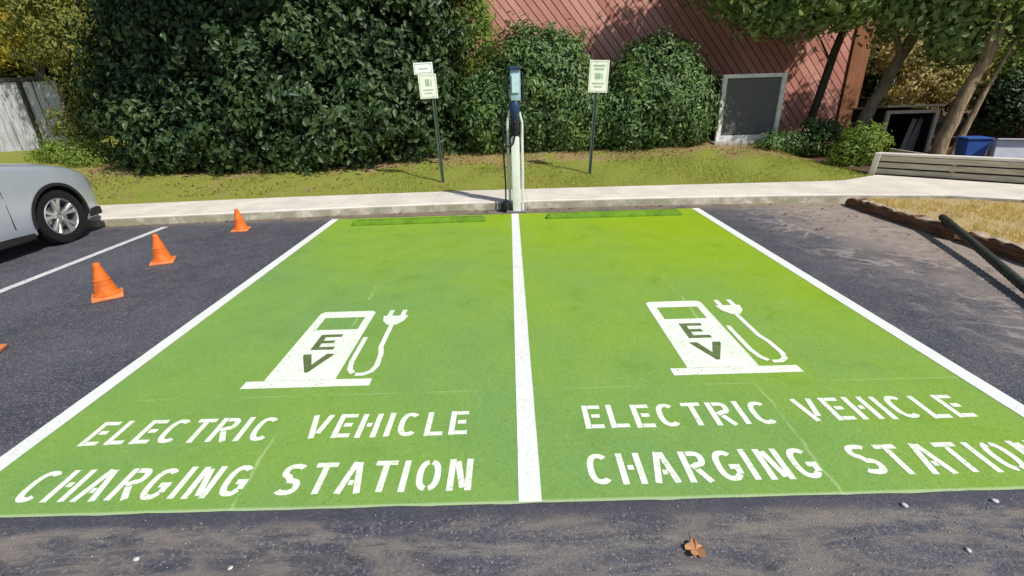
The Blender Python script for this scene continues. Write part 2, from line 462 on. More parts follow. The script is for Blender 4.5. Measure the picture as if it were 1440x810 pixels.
def word(bm, s, x0, x1, y0, h, skew=0.0):
    z = .0065
    wd = {'I': .18, 'L': .5, 'T': .52, 'E': .5}
    ws = [wd.get(c, .58) for c in s]; gap = .16
    tot = sum(ws)+gap*(len(s)-1); k = (x1-x0)/tot; x = x0
    for c, w in zip(s, ws):
        jx, jy = random.uniform(-.004, .004), random.uniform(-.004, .004)
        z = .0055
        for st in glyph(c, w):
            ribbon(bm, [(x+px*k+jx, y0+py*h+jy+skew*(x-x0)) for px, py in st], .152*h, z); z += .0002
        x += (w+gap)*k
def lettering(rows, label):
    a0 = rows[0]; t = thing('stencil_lettering', label, 'ground lettering', ((a0[1]+rows[1][2])/2, a0[3], 0), group='stencilled words on the green bays')
    for a in rows:
        bm = bmesh.new(); word(bm, *a)
        for v in bm.verts: v.co -= t.location
        obj('word', bm, M['stencil'], t)
lettering([('ELECTRIC', -2.445, -1.415, .47, .205), ('VEHICLE', -1.225, -.325, .475, .205)], 'upper line reading ELECTRIC VEHICLE on the left green bay')
lettering([('CHARGING', -2.45, -1.365, .08, .205), ('STATION', -1.215, -.275, .085, .205)], 'lower line reading CHARGING STATION on the left green bay')
lettering([('ELECTRIC', .325, 1.39, .49, .205), ('VEHICLE', 1.545, 2.46, .50, .205)], 'upper line reading ELECTRIC VEHICLE on the right green bay')
lettering([('CHARGING', .285, 1.40, .095, .205), ('STATION', 1.585, 2.53, .105, .205)], 'lower line reading CHARGING STATION on the right green bay')

M['olive'] = plain('dark_olive_letter_paint', (.12, .17, .06), .8, var=.25, sc_=20)
def icon(mir, ox, oy, label):
    bm = bmesh.new(); z = .006
    def quad(pts): bm.faces.new([bm.verts.new((ox+x, oy+y, z)) for x, y in pts])
    def rb(pts, w): nonlocal z; z += .0002; ribbon(bm, [(ox+x, oy+y) for x, y in pts], w, z)
    # base bar
    quad([(0, 0), (.83, 0), (.83, .082), (0, .082)])
    bl, br, tp = .115, .585, 1.14
    # body below the window, cut round the letters E and V (green shows through)
    ex0, ex1, ey0, ey1 = .265, .435, .48, .72
    vy0, vy1 = .175, .42
    top_w = .80
    quad([(bl, .084), (br, .084), (br, vy0), (bl, vy0)])
    quad([(bl, vy0), (ex0-.02, vy0), (ex0-.02, ey1), (bl, ey1)])
    quad([(ex1+.03, vy0), (br, vy0), (br, ey1), (ex1+.03, ey1)])
    quad([(ex0-.02, vy1), (ex1+.03, vy1), (ex1+.03, ey0), (ex0-.02, ey0)])
    quad([(bl, ey1), (br, ey1), (br, top_w), (bl, top_w)])
    # V: white left around a green V
    a, c2 = ex0-.02, ex1+.03; mid = (a+c2)/2; s = .055
    quad([(a, vy0), (mid-.012, vy0), (a, vy1-.02)])
    quad([(c2, vy0), (c2, vy1-.02), (mid+.012, vy0)])
    quad([(a+s, vy1), (mid, vy0+.10), (c2-s, vy1)])
    # E: white left around a green E
    quad([(a, ey0), (ex0, ey0), (ex0, ey1), (a, ey1)])
    quad([(ex1, ey0), (c2, ey0), (c2, ey1), (ex1, ey1)])
    quad([(ex0+.05, ey0+.045), (ex1, ey0+.045), (ex1, ey0+.098), (ex0+.05, ey0+.098)])
    quad([(ex0+.05, ey0+.142), (ex1, ey0+.142), (ex1, ey0+.195), (ex0+.05, ey0+.195)])
    quad([(ex1-.03, ey0+.10), (ex1, ey0+.10), (ex1, ey0+.14), (ex1-.03, ey0+.14)])
    # window frame
    quad([(bl, top_w+.001), (bl+.07, top_w+.001), (bl+.07, 1.02), (bl, 1.02)])
    quad([(br-.065, top_w+.001), (br, top_w+.001), (br, 1.02), (br-.065, 1.02)])
    quad([(bl, 1.021), (br, 1.021), (br, tp-.03), (br-.03, tp), (bl+.03, tp), (bl, tp-.03)])
    # hose
    rb([(.625, .66), (.627, .30), (.645, .20)] + [(.68, .15)], .036)
    rb([(.70, .135), (.755, .135), (.80, .17), (.818, .24), (.808, .40), (.782, .50), (.778, .86)], .036)
    # plug
    cx = .778
    quad([(cx-.035, .86), (cx+.035, .86), (cx+.085, .93), (cx+.105, 1.03), (cx-.105, 1.03), (cx-.085, .93)])
    quad([(cx-.075, 1.031), (cx-.035, 1.031), (cx-.035, 1.14), (cx-.075, 1.14)])
    quad([(cx+.035, 1.031), (cx+.075, 1.031), (cx+.075, 1.14), (cx+.035, 1.14)])
    nf = len(bm.faces)
    bm.faces.new([bm.verts.new((ox+x, oy+y, .0050)) for x, y in [(ex0-.015, vy0+.004), (ex1+.025, vy0+.004), (ex1+.025, ey1-.004), (ex0-.015, ey1-.004)]]).material_index = 1
    o = obj('stencil_pictogram', bm, [M['stencil'], M['olive']]); tag(o, label, 'ground pictogram', 'charging pump pictograms on the green bays')
icon(0, -1.822, .972, 'white charging pump pictogram with EV on the left green bay')
icon(0, .962, .985, 'white charging pump pictogram with EV on the right green bay')

# ------------------------------------------------------------------ wheel stops
M['stopgreen'] = plain('wheel_stop_green', (.13, .26, .014), .75, var=.2, bump=.3)
def wheel_stop(x, y, L, rz, label):
    t = thing('wheel_stop', label, 'wheel stop', (x, y, .004), rz, 'wheel stops at the head of the green bays')
    bm = bmesh.new(); h = .070
    P = [(-.065, 0), (-.065, .02), (-.052, h-.012), (-.042, h), (.042, h), (.052, h-.012), (.065, .02), (.065, 0)]
    rows = []
    for s_, k in ((-L/2, .55), (-L/2+.05, 1), (L/2-.05, 1), (L/2, .55)):
        rows.append([bm.verts.new((s_, py, pz*(k if pz > .02 else 1))) for py, pz in P])
    for i in range(3):
        for k in range(len(P)-1): bm.faces.new((rows[i][k], rows[i+1][k], rows[i+1][k+1], rows[i][k+1]))
    bm.faces.new(rows[0]); bm.faces.new(rows[-1][::-1])
    bmesh.ops.holes_fill(bm, edges=[e for e in bm.edges if e.is_boundary], sides=0)
    obj('body', bm, M['stopgreen'], t)
    for s_ in (-L*.36, L*.36):
        bm = bmesh.new(); lathe(bm, [(.014, h-.004), (.014, h+.006), (.009, h+.010)], 10, c=(s_, 0, 0)); obj('bolt', bm, M['rust'], t)
M['rust'] = plain('rusty_steel', (.16, .09, .05), .7, .3, .3, 30)
wheel_stop(-1.39, 5.12, 1.92, R(.8), 'green painted wheel stop at the head of the left bay')
wheel_stop(1.43, 5.16, 1.94, R(-.8), 'green painted wheel stop at the head of the right bay')

# ------------------------------------------------------------------ foliage
def leaves(pos, nrm, L, W, fold=.25):
    """n leaves: folded diamonds, 2 triangles each"""
    n = len(pos)
    nrm = nrm/np.linalg.norm(nrm, axis=1, keepdims=True)
    rv = rng.normal(size=(n, 3)); rv[:, 2] -= .5
    d = rv - (rv*nrm).sum(1, keepdims=True)*nrm; d /= np.linalg.norm(d, axis=1, keepdims=True)+1e-9
    s = np.cross(nrm, d)
    k = (.5+1.0*rng.random((n, 1))**1.3)
    l = L*k; w = W*k
    base = pos - d*l*.5; tip = pos + d*l*.5 - nrm*l*.12
    a = pos + s*w*.5 + nrm*w*fold - d*l*.06; b = pos - s*w*.5 + nrm*w*fold - d*l*.06
    V = np.stack([base, a, tip, b], 1).reshape(-1, 3)
    i = np.arange(n)*4
    F = np.concatenate([np.stack([i, i+1, i+2], 1), np.stack([i, i+2, i+3], 1)])
    return V, F
def clump_points(blobs, n_cl, cl_r, per, shell=(.72, 1.02), front=.7, flat=.8, zmin=None, updir=.35, lumpk=.13):
    wts = np.array([b_[3]*b_[5]+b_[4]*b_[5]+b_[3]*b_[4] for b_ in blobs]); wts = wts/wts.sum()
    PP = []; NN = []
    for b_, w in zip(blobs, wts):
        c = np.array(b_[:3]); r = np.array(b_[3:6]); m = int(n_cl*w)
        u = rng.normal(size=(m, 3)); u /= np.linalg.norm(u, axis=1, keepdims=True)
        fl = rng.random(m) < front; u[fl, 1] = -np.abs(u[fl, 1])
        rad = rng.uniform(*shell, size=(m, 1))
        # lumpy outline
        lump = 1+lumpk*np.sin(u[:, :1]*5+c[0])*np.cos(u[:, 2:]*6+c[1])+.05*rng.normal(size=(m, 1))
        cc = c+u*r*rad*lump
        keep = np.ones(m, bool)
        for o_ in blobs:     # drop clumps deep inside another lobe
            if o_ is b_: continue
            q = (((cc-np.array(o_[:3]))/np.array(o_[3:6]))**2).sum(1); keep &= q > .5
        cc = cc[keep]; uu = (u/r)[keep]; uu /= np.linalg.norm(uu, axis=1, keepdims=True)
        m = len(cc)
        off = rng.normal(size=(m, per, 3))*cl_r*.5*np.array([1, 1, flat])
        size = rng.uniform(.6, 1.3, size=(m, 1, 1))
        P = (cc[:, None]+off*size).reshape(-1, 3)
        N = (uu[:, None]*.9+off/cl_r*.9+rng.normal(size=(m, per, 3))*.38+np.array([0, 0, updir])).reshape(-1, 3)
        PP.append(P); NN.append(N)
    P = np.concatenate(PP); N = np.concatenate(NN)
    if zmin is not None:
        k = P[:, 2] > zmin(P[:, 0], P[:, 1]); P = P[k]; N = N[k]
    return P, N
def core(bm, blobs, k=.78):  # dark blobs that paint shade into the inside of crowns
    for b_ in blobs:
        r = bmesh.ops.create_icosphere(bm, subdivisions=3, radius=1)
        for v in r['verts']:
            u = v.co.copy(); q = 1+.10*math.sin(u.x*7+b_[0])*math.cos(u.z*6)+.07*random.random()
            v.co = Vector(b_[:3])+Vector((u.x*b_[3], u.y*b_[4], u.z*b_[5]))*k*q
def above(dz=.03):
    return lambda x, y: lawn_h(x, y)+dz
def shrub(name, label, cat, base, blobs, n_cl, cl_r, per, L, W, mat, group=None, stems=5, k=.78, corem=None, **kw):
    t = thing(name, label, cat, base, group=group)
    inv = Vector(base)
    P, N = clump_points(blobs, n_cl, cl_r, per, zmin=above(), **kw)
    V, F = leaves(P, N, L, W); V = V-np.array(base)
    o = npmesh('foliage', V, F, mat, t)
    for i in range(stems):
        bm = bmesh.new()
        b_ = blobs[i % len(blobs)]
        bx, by = b_[0]+random.uniform(-.3, .3)*b_[3]-base[0], b_[1]+random.uniform(-.3, .3)*b_[4]-base[1]
        top = Vector((b_[0]-base[0]+random.uniform(-.5, .5)*b_[3], b_[1]-base[1]+random.uniform(-.5, .5)*b_[4], b_[2]-base[2]+.55*b_[5]))
        z0 = float(lawn_h(bx, by+base[1]))-base[2]-.05
        st = Vector((bx, by, z0)); mid = st.lerp(top, .5)+Vector((random.uniform(-.1, .1), random.uniform(-.1, .1), 0))
        h = max((top-st).length, .1)
        tube(bm, [st, mid, top], [.022*h, .016*h, .006*h], 7)
        obj('stem', bm, M['bark_dark'], t)
    if k:
        bm = bmesh.new(); core(bm, blobs, k)
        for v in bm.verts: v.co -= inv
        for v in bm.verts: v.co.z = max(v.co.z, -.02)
        obj('shade_core', bm, corem or M['core'], t, smooth='all')
    return t

M['bark_dark'] = bark_mat('dark_bark', (.05, .038, .028), (.10, .08, .06))
M['bark_tan'] = bark_mat('tan_bark', (.20, .14, .085), (.38, .29, .19))
M['bark_grey'] = bark_mat('grey_bark', (.15, .125, .09), (.30, .26, .19))
M['bark_red'] = bark_mat('red_brown_bark', (.09, .05, .035), (.17, .10, .07))
M['core'] = leaf_mat('crown_gap_shade', (.010, .018, .008), (.018, .030, .012), trans=0, rough=.9, spec=.05)  # near-black colour stands for the shade deep between leaves
M['holly'] = leaf_mat('holly_leaves', (.013, .034, .010), (.062, .112, .036), (.080, .125, .034), rough=.45, trans=.12, spec=.35)
M['laurel'] = leaf_mat('laurel_leaves', (.035, .082, .020), (.15, .245, .075), (.15, .24, .06), rough=.42, trans=.2, spec=.4)
M['treeleaf'] = leaf_mat('tree_leaves', (.06, .13, .028), (.36, .46, .20), (.26, .36, .11), rough=.5, trans=.45)
M['yellowleaf'] = leaf_mat('yellow_leaves', (.42, .32, .03), (.62, .52, .07), (.52, .30, .04), rough=.6, trans=.35)
M['oliveleaf'] = leaf_mat('olive_leaves', (.13, .16, .03), (.28, .28, .06), (.09, .13, .03), rough=.55, trans=.3)
M['limeleaf'] = leaf_mat('lime_leaves', (.14, .24, .035), (.26, .34, .06), (.30, .34, .09), rough=.5, trans=.35)
M['tanleaf'] = leaf_mat('tan_leaves', (.50, .40, .19), (.66, .56, .27), (.42, .46, .15), rough=.6, trans=.3)
M['farleaf'] = leaf_mat('far_leaves', (.030, .055, .018), (.065, .105, .032), (.09, .11, .03), rough=.6, trans=.25)

shrub('holly_shrub', 'huge dark green holly shrub filling the upper left behind the sidewalk', 'shrub', (-5.2, 10.0, .4),
      [(-6.9, 10.6, 1.7, 2.5, 2.1, 2.6), (-4.6, 10.1, 1.6, 2.3, 2.0, 2.7), (-2.75, 10.2, 2.35, 1.9, 1.7, 2.1), (-5.6, 10.6, 3.6, 3.0, 1.9, 1.9), (-2.6, 10.3, 3.8, 1.75, 1.6, 1.5), (-5.2, 8.3, 5.7, 2.7, 1.7, 1.3), (-3.1, 9.7, 1.3, 1.75, 1.35, 1.3), (-7.0, 9.35, 1.0, 1.7, 1.05, .95), (-4.8, 9.2, .95, 1.6, 1.0, .90)],  # high forward lobe added above the view to shade the left side
      2200, .34, 44, .145, .078, M['holly'], stems=5, front=.82, shell=(.62, 1.08), k=.60)
shrub('rounded_shrub', 'rounded green shrub directly behind the charging station', 'shrub', (.75, 10.35, .5),
      [(.62, 10.4, 1.6, 1.30, 1.15, 1.48), (-.35, 10.3, 1.15, 1.05, 1.0, 1.0), (1.35, 10.2, 1.1, .90, .95, .9)],
      1500, .24, 38, .105, .046, M['laurel'], 'rounded shrubs in front of the red building', front=.8, lumpk=.06)
shrub('rounded_shrub', 'rounded green shrub between the right sign and the grey framed panel', 'shrub', (3.3, 10.3, .5),
      [(3.3, 10.3, 1.45, 1.15, 1.1, 1.30), (2.6, 10.2, 1.05, .85, .95, .9), (3.85, 10.25, 1.2, .80, .9, 1.0)],
      1250, .24, 38, .105, .046, M['laurel'], 'rounded shrubs in front of the red building', front=.8, lumpk=.06)
shrub('small_shrub', 'small yellow green shrub at the left end of the plank wall', 'shrub', (7.0, 8.1, .13),
      [(7.05, 8.3, .52, .42, .34, .40), (6.75, 8.3, .36, .28, .28, .26)], 150, .14, 26, .08, .03, M['limeleaf'], stems=4, k=.5)
shrub('small_shrub', 'low dark shrub in front of the grey framed panel', 'shrub', (5.75, 9.3, .4),
      [(5.75, 9.3, .50, .32, .26, .20), (6.15, 9.4, .50, .26, .26, .22)], 90, .14, 24, .08, .035, M['laurel'], stems=4, k=.55)
shrub('small_shrub', 'low dark shrub beside the leaning thin trunk', 'shrub', (6.9, 9.6, .15),
      [(6.75, 9.6, .55, .40, .35, .45), (7.4, 9.9, .5, .45, .3, .45)], 130, .15, 24, .08, .035, M['laurel'], stems=4, k=.6)
shrub('leafy_sapling', 'bright leaved sapling peeping up behind the left end of the rounded shrub', 'shrub', (-1.1, 11.6, .6),
      [(-1.1, 10.9, 3.0, .75, .5, 1.1), (-.8, 11.1, 1.9, .6, .4, .9)], 330, .24, 30, .11, .04, M['limeleaf'], stems=3, k=.3)
shrub('ground_cover_clump', 'bright green low clump on the lawn between car and holly', 'plant', (-10.4, 10.3, .5),
      [(-10.6, 10.4, .60, .9, .6, .42), (-9.8, 9.9, .55, .6, .5, .30)], 240, .16, 26, .08, .03, M['limeleaf'], stems=3, k=.5)

# ------------------------------------------------------------------ trees
def tree(label, trunk, r0, limbs, blobs, n_cl, cl_r, per, L, W, leafm, barkm, name='tree', group=None, front=.65, k=0, shell=(.35, 1.02), zmin=None):
    base = Vector(trunk[0])
    t = thing(name, label, 'tree', base, group=group)
    bm = bmesh.new(); pts = [Vector(p)-base for p in trunk]
    pts[0].z -= .1
    dens = []; rad = []
    n = 4
    for i in range(len(pts)-1):
        for j in range(n):
            dens.append(pts[i].lerp(pts[i+1], j/n)+Vector((random.uniform(-.4, .4), random.uniform(-.4, .4), 0))*r0*.25)
    dens.append(pts[-1]); m = len(dens)
    rad = [r0*(1-.55*i/(m-1))*(1.25 if i == 0 else 1) for i in range(m)]
    tube(bm, dens, rad, 14, wob=.06)
    for a, b2, r in limbs:
        a = Vector(a)-base; b2 = Vector(b2)-base; mid = a.lerp(b2, .5)+Vector((0, 0, (b2-a).length*.08))
        tube(bm, [a, a.lerp(mid, .5), mid, b2], [r, r*.8, r*.6, r*.25], 8, wob=.05)
    obj('trunk', bm, barkm, t, smooth=True)
    P, N = clump_points(blobs, n_cl, cl_r, per, front=front, shell=shell, zmin=zmin)
    V, F = leaves(P, N, L, W)
    npmesh('crown', V-np.array(base), F, leafm, t)
    if k:
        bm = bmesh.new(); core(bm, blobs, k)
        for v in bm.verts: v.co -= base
        obj('shade_core', bm, M['core'], t, smooth='all')
    return t
G = 'trees in front of the red building on the right'
tree('thin leaning tree in front of the shaded red wall', [(7.10, 10.5, .12), (7.50, 10.5, 2.4), (8.1, 10.6, 4.6), (8.4, 10.6, 5.6)], .10,
     [((7.6, 10.5, 2.7), (6.2, 10.0, 4.0), .045), ((7.9, 10.5, 3.7), (9.0, 10.4, 5.0), .04), ((7.4, 10.5, 2.2), (6.6, 10.2, 2.9), .03)],
     [(6.4, 9.9, 4.0, 2.0, 1.2, 1.25), (5.2, 9.9, 3.9, 1.2, .9, .95), (7.8, 10.5, 5.0, 1.3, 1.0, 1.0), (5.9, 9.9, 5.3, 2.5, 1.6, 1.1), (5.2, 9.9, 4.7, 1.0, 1.0, .8), (5.9, 9.9, 3.15, .9, .7, .5)], 2000, .34, 36, .14, .075, M['treeleaf'], M['bark_dark'], group=G)  # upper crown lobes widened above the view to shade the wall
tree('middle leaning tree with pale sunlit edge, left of the dark opening', [(7.87, 9.9, .12), (8.25, 9.9, 1.3), (8.62, 9.8, 2.4), (9.0, 9.7, 3.8), (9.2, 9.6, 5.2)], .145,
     [((8.5, 9.8, 2.2), (7.3, 9.2, 3.5), .07), ((8.8, 9.8, 3.0), (10.0, 9.0, 4.2), .07), ((8.9, 9.7, 3.4), (8.2, 8.8, 4.8), .05)],
     [(8.3, 9.0, 3.35, 1.3, 1.0, 1.05), (6.9, 9.3, 3.8, 1.3, 1.0, 1.15), (10.2, 8.6, 4.7, 1.6, 1.1, 1.1), (8.6, 8.7, 2.45, .7, .5, .45)], 850, .32, 36, .135, .07, M['treeleaf'], M['bark_grey'], group=G)
tree('tan forked tree standing just behind the plank wall', [(8.60, 8.3, .12), (8.78, 8.3, 1.2), (9.05, 8.3, 2.2), (9.3, 8.4, 3.4), (9.5, 8.5, 4.8)], .135,
     [((8.98, 8.3, 1.95), (8.75, 8.0, 2.9), .07), ((9.2, 8.35, 2.8), (10.4, 8.2, 3.8), .07), ((8.85, 8.22, .14), (9.38, 8.2, 2.3), .07)],
     [(9.5, 8.5, 3.5, 1.7, 1.1, .9), (10.4, 8.6, 3.0, 1.2, 1.1, .8), (8.6, 8.5, 4.1, 1.4, 1.2, 1.1)], 760, .30, 36, .135, .07, M['treeleaf'], M['bark_tan'], group=G)
tree('thick red brown trunk at the far right edge of the view', [(10.6, 8.2, .12), (10.55, 8.2, 1.6), (10.6, 8.2, 3.2), (10.6, 8.3, 5.5)], .36,
     [((10.6, 8.2, 3.0), (9.6, 7.6, 4.5), .10), ((10.6, 8.2, 3.3), (12.0, 8.0, 4.8), .1)],
     [(11.8, 7.4, 5.6, 1.8, 1.4, 1.2)], 350, .34, 30, .12, .055, M['treeleaf'], M['bark_red'], group=G)
tree('yellow autumn tree behind the grey fence at top left', [(-14.2, 14.2, .6), (-14.2, 14.2, 2.6), (-14.0, 14.3, 5.0)], .14,
     [((-14.2, 14.2, 2.4), (-13.2, 13.8, 3.8), .06), ((-14.2, 14.2, 2.7), (-15.6, 14, 4.0), .06)],
     [(-14.3, 13.9, 4.2, 1.8, 1.3, 1.5), (-16, 14.3, 4.6, 1.8, 1.4, 1.8), (-13.4, 13.9, 5.2, 1.4, 1.2, 1.2)], 650, .34, 32, .14, .07, M['yellowleaf'], M['bark_grey'])
tree('slender olive leaved tree between the fence and the holly shrub', [(-11.5, 11.3, .6), (-11.3, 11.3, 1.8), (-10.8, 11.2, 3.2), (-10.4, 11.2, 4.6)], .055,
     [((-11.4, 11.3, 1.4), (-10.5, 11.1, 2.3), .025), ((-11.2, 11.3, 1.9), (-11.9, 11.1, 3.0), .03), ((-11.35, 11.25, .6), (-11.75, 11.2, 2.4), .03)],
     [(-10.7, 11.2, 3.4, 1.15, .8, 1.2), (-10.2, 11.2, 2.2, .7, .6, .8), (-10.9, 11.2, 4.7, 1.4, .9, 1.0), (-10.9, 11.3, 1.25, .8, .6, .6)], 560, .26, 24, .105, .045, M['oliveleaf'], M['bark_grey'])
tree('sunlit tan leaved small tree in the gap behind the forked trunk', [(12.4, 13.2, .6), (12.5, 13.2, 1.6), (12.7, 13.2, 3.0)], .10,
     [((12.5, 13.2, 1.3), (11.6, 13.0, 2.2), .05), ((12.5, 13.2, 1.4), (13.6, 13.0, 2.2), .05)],
     [(11.9, 13.2, 1.8, 1.3, .9, 1.15), (13.4, 13.1, 2.2, 1.5, 1.0, 1.3), (11.3, 13.4, 2.7, 1.1, .8, .9)], 640, .28, 28, .12, .05, M['tanleaf'], M['bark_grey'])
tree('lime leaved small tree beside the far right trunk', [(13.2, 11.2, .6), (13.2, 11.2, 1.6), (13.0, 11.1, 2.4)], .07,
     [((13.2, 11.2, 1.3), (12.4, 11.0, 1.9), .03)],
     [(12.4, 10.9, 2.0, .75, .6, .6), (13.5, 11.1, 2.4, .8, .7, .6)], 180, .24, 26, .12, .055, M['limeleaf'], M['bark_grey'])
shrub('dark_shrub', 'dark glossy shrub behind the blue bin at the right edge', 'shrub', (12.2, 10.6, .6),
      [(12.1, 10.6, 1.1, .85, .7, .75), (13.1, 10.9, 1.2, .9, .7, .8)], 320, .24, 28, .11, .05, M['holly'])

# woodland beyond: separate trees
k = 0
kinds = ['dark rounded tree', 'tall dense tree', 'broad loose tree']
place = ['behind the red building', 'beyond the fence on the left', 'beyond the garden on the right']
far = [(-27, 17, 7.0), (-22, 19, 7.5), (-17.5, 18, 7.5), (-13.5, 20, 8.0), (-9.5, 16, 7.0), (-20, 14, 4.0), (-29, 12, 5),
       (14.5, 18, 5.5), (18, 16.5, 5.0), (22, 17, 6), (17.5, 12.5, 4.4), (21.5, 12, 5), (26, 14, 6), (26, 8, 5.5)]
fl = ['far left dark tree beyond the fence', 'second dark tree beyond the fence', 'dark tree directly behind the yellow tree', 'tall dark tree between yellow tree and holly', 'dark tree behind the holly shrub', 'lower dark tree behind the left end of the fence', 'outermost dark tree at the left',
      'dark tree behind the tan leaved tree', 'dark tree just right of the tan leaved tree', 'tall dark tree in the right background', 'nearer dark tree right of the garden', 'dark tree seen past the thick trunk', 'back right tall dark tree', 'outermost dark tree at the right']
for (x, y, h), lb in zip(far, fl):
    tree(lb, [(x, y, .5), (x+.1, y, h*.4), (x, y, h*.85)], .22, [((x, y, h*.35), (x-1.2, y-.6, h*.6), .1), ((x, y, h*.4), (x+1.3, y-.5, h*.65), .1)],
         [(x, y, h*.62, 2.6, 2.0, h*.42), (x-1.6, y-.4, h*.45, 1.6, 1.3, h*.32), (x+1.7, y-.3, h*.48, 1.6, 1.3, h*.34)], 330, .6, 24, .30, .16,
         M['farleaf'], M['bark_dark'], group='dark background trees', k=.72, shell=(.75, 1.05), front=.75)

# ------------------------------------------------------------------ building
def siding_mat(name, a, b2):
    t = NT(name); r = t.island(); p = t.pos()
    n = t.noise(t.scale(p, (3, 3, 3)), 1.2, 5, .65)
    c = t.mix(r, a, b2); c = t.mix(t.ramp(n, .5, .75, 0, .35), c, tuple(q*1.25 for q in b2))
    t.P('Base Color', c); t.P('Roughness', .8); t.P('Specular IOR Level', .2)
    t.bump(t.noise(t.scale(p, (14, 14, 14)), 3, 4, .7), .3, .004)
    return t.m
M['siding'] = siding_mat('red_siding', (.50, .215, .17), (.68, .345, .28))
M['sidingback'] = plain('siding_gap', (.05, .02, .018), .9)
M['sunlitorange'] = wood_mat('sunlit_face_orange', (.24, .10, .055), (.36, .165, .09), (12, 12, 1))  # orange colour stands for sunlight on the wall's end face
M['roof'] = plain('roof_shingle', (.09, .07, .065), .9, var=.3, sc_=20, bump=.4)
M['trim'] = plain('dark_red_trim', (.16, .06, .05), .8)
BX0, BX1, BY, BZ = -3.0, 9.15, 11.8, 5.2
bt = thing('building', 'red brown building with diagonal plank siding behind the rounded shrubs', 'building', (3.1, BY, .5))
bl_ = Vector(bt.location)
bm = bmesh.new(); box(bm, Vector((3.08, BY+3.03, 2.8))-bl_, (BX1-BX0-.02, 6.0, 4.8)); obj('wall', bm, M['sidingback'], bt)
def clip(poly, axis, val, keep_gt):
    out = []
    for i in range(len(poly)):
        a, c2 = poly[i], poly[(i+1) % len(poly)]
        ia = (a[axis] > val) == keep_gt; ic = (c2[axis] > val) == keep_gt
        if ia: out.append(a)
        if ia != ic:
            k = (val-a[axis])/(c2[axis]-a[axis]); out.append((a[0]+k*(c2[0]-a[0]), a[1]+k*(c2[1]-a[1])))
    return out
bm = bmesh.new()
ang = R(-50); dx, dz = math.cos(ang), math.sin(ang); px, pz = -dz, dx
w = .165; s_ = -12
while s_ < 12:
    cx, cz = 3.0+px*s_, 2.8+pz*s_
    poly = [(cx-dx*15-px*w*.44, cz-dz*15-pz*w*.44), (cx+dx*15-px*w*.44, cz+dz*15-pz*w*.44), (cx+dx*15+px*w*.44, cz+dz*15+pz*w*.44), (cx-dx*15+px*w*.44, cz-dz*15+pz*w*.44)]
    for ax, v, gt in ((0, BX0, True), (0, BX1-.46, False), (1, .45, True), (1, BZ, False)):
        if poly: poly = clip(poly, ax, v, gt)
    if len(poly) > 2:
        d = random.uniform(0, .004)
        a = [bm.verts.new((x-bl_.x, -.026-d, z-bl_.z)) for x, z in poly]; c = [bm.verts.new((x-bl_.x, .025, z-bl_.z)) for x, z in poly]
        bm.faces.new(a); n = len(poly)
        for i in range(n): bm.faces.new((a[i], a[(i+1) % n], c[(i+1) % n], c[i]))
    s_ += w
obj('siding', bm, M['siding'], bt)
bm = bmesh.new(); box(bm, (BX1-.22-bl_.x, -.03, 2.75-bl_.z), (.44, .10, 4.6), bev=.006); obj('sunlit_face_board', bm, M['sunlitorange'], bt)  # orange board stands in for a wall face lit by the sun
bm = bmesh.new()
x0, x1, y0, y1 = BX0-.4-bl_.x, BX1+.4-bl_.x, -.55, 6.7; z0, z1 = BZ-bl_.z, BZ+2-bl_.z
v = [bm.verts.new(q) for q in ((x0, y0, z0), (x1, y0, z0), (x1, y1, z0), (x0, y1, z0), (x0, (y0+y1)/2, z1), (x1, (y0+y1)/2, z1))]
for f in ((0, 1, 5, 4), (3, 4, 5, 2), (0, 4, 3), (1, 2, 5), (0, 3, 2, 1)): bm.faces.new([v[i] for i in f])
obj('roof', bm, M['roof'], bt)
bm = bmesh.new(); box(bm, (3.08-bl_.x, -.58, BZ-.05-bl_.z), (BX1-BX0+.8, .04, .2)); obj('fascia', bm, M['trim'], bt)

# framed equipment cabinet beside the wall
M['greyframe'] = plain('weathered_white_frame', (.68, .69, .66), .6, var=.15)
def mesh_mat():
    t = NT('dark_grille'); p = t.objc(); x, y, z = t.sep(p)
    a = t.math('PINGPONG', z, .02); bb = t.ramp(a, .004, .008)
    t.P('Base Color', t.mix(bb, (.15, .155, .15), (.085, .09, .09))); t.P('Roughness', .65); t.P('Metallic', .0)
    t.bump(bb, .5, .005); return t.m
M['grille'] = mesh_mat()
u = thing('equipment_cabinet', 'grey mesh panel in a pale square frame, standing on a concrete pad', 'utility cabinet', (5.45, 9.85, .37), R(2))
bm = bmesh.new(); box(bm, (0, .42, .07), (1.62, 1.15, .16), bev=.012); obj('pad', bm, M['pad'], u)
bm = bmesh.new(); box(bm, (0, .45, .86), (1.34, .72, 1.36), bev=.01); obj('casing', bm, M['grille'], u)
bm = bmesh.new()
for c_, s_ in (((-.67, .06, .86), (.10, .09, 1.42)), ((.67, .06, .86), (.10, .09, 1.42)), ((0, .06, 1.53), (1.24, .09, .08)), ((0, .06, .21), (1.24, .09, .12))): box(bm, c_, s_, bev=.006)
obj('frame', bm, M['greyframe'], u)
bm = bmesh.new(); box(bm, (0, .073, .87), (1.27, .02, 1.23)); obj('grille', bm, M['grille'], u)

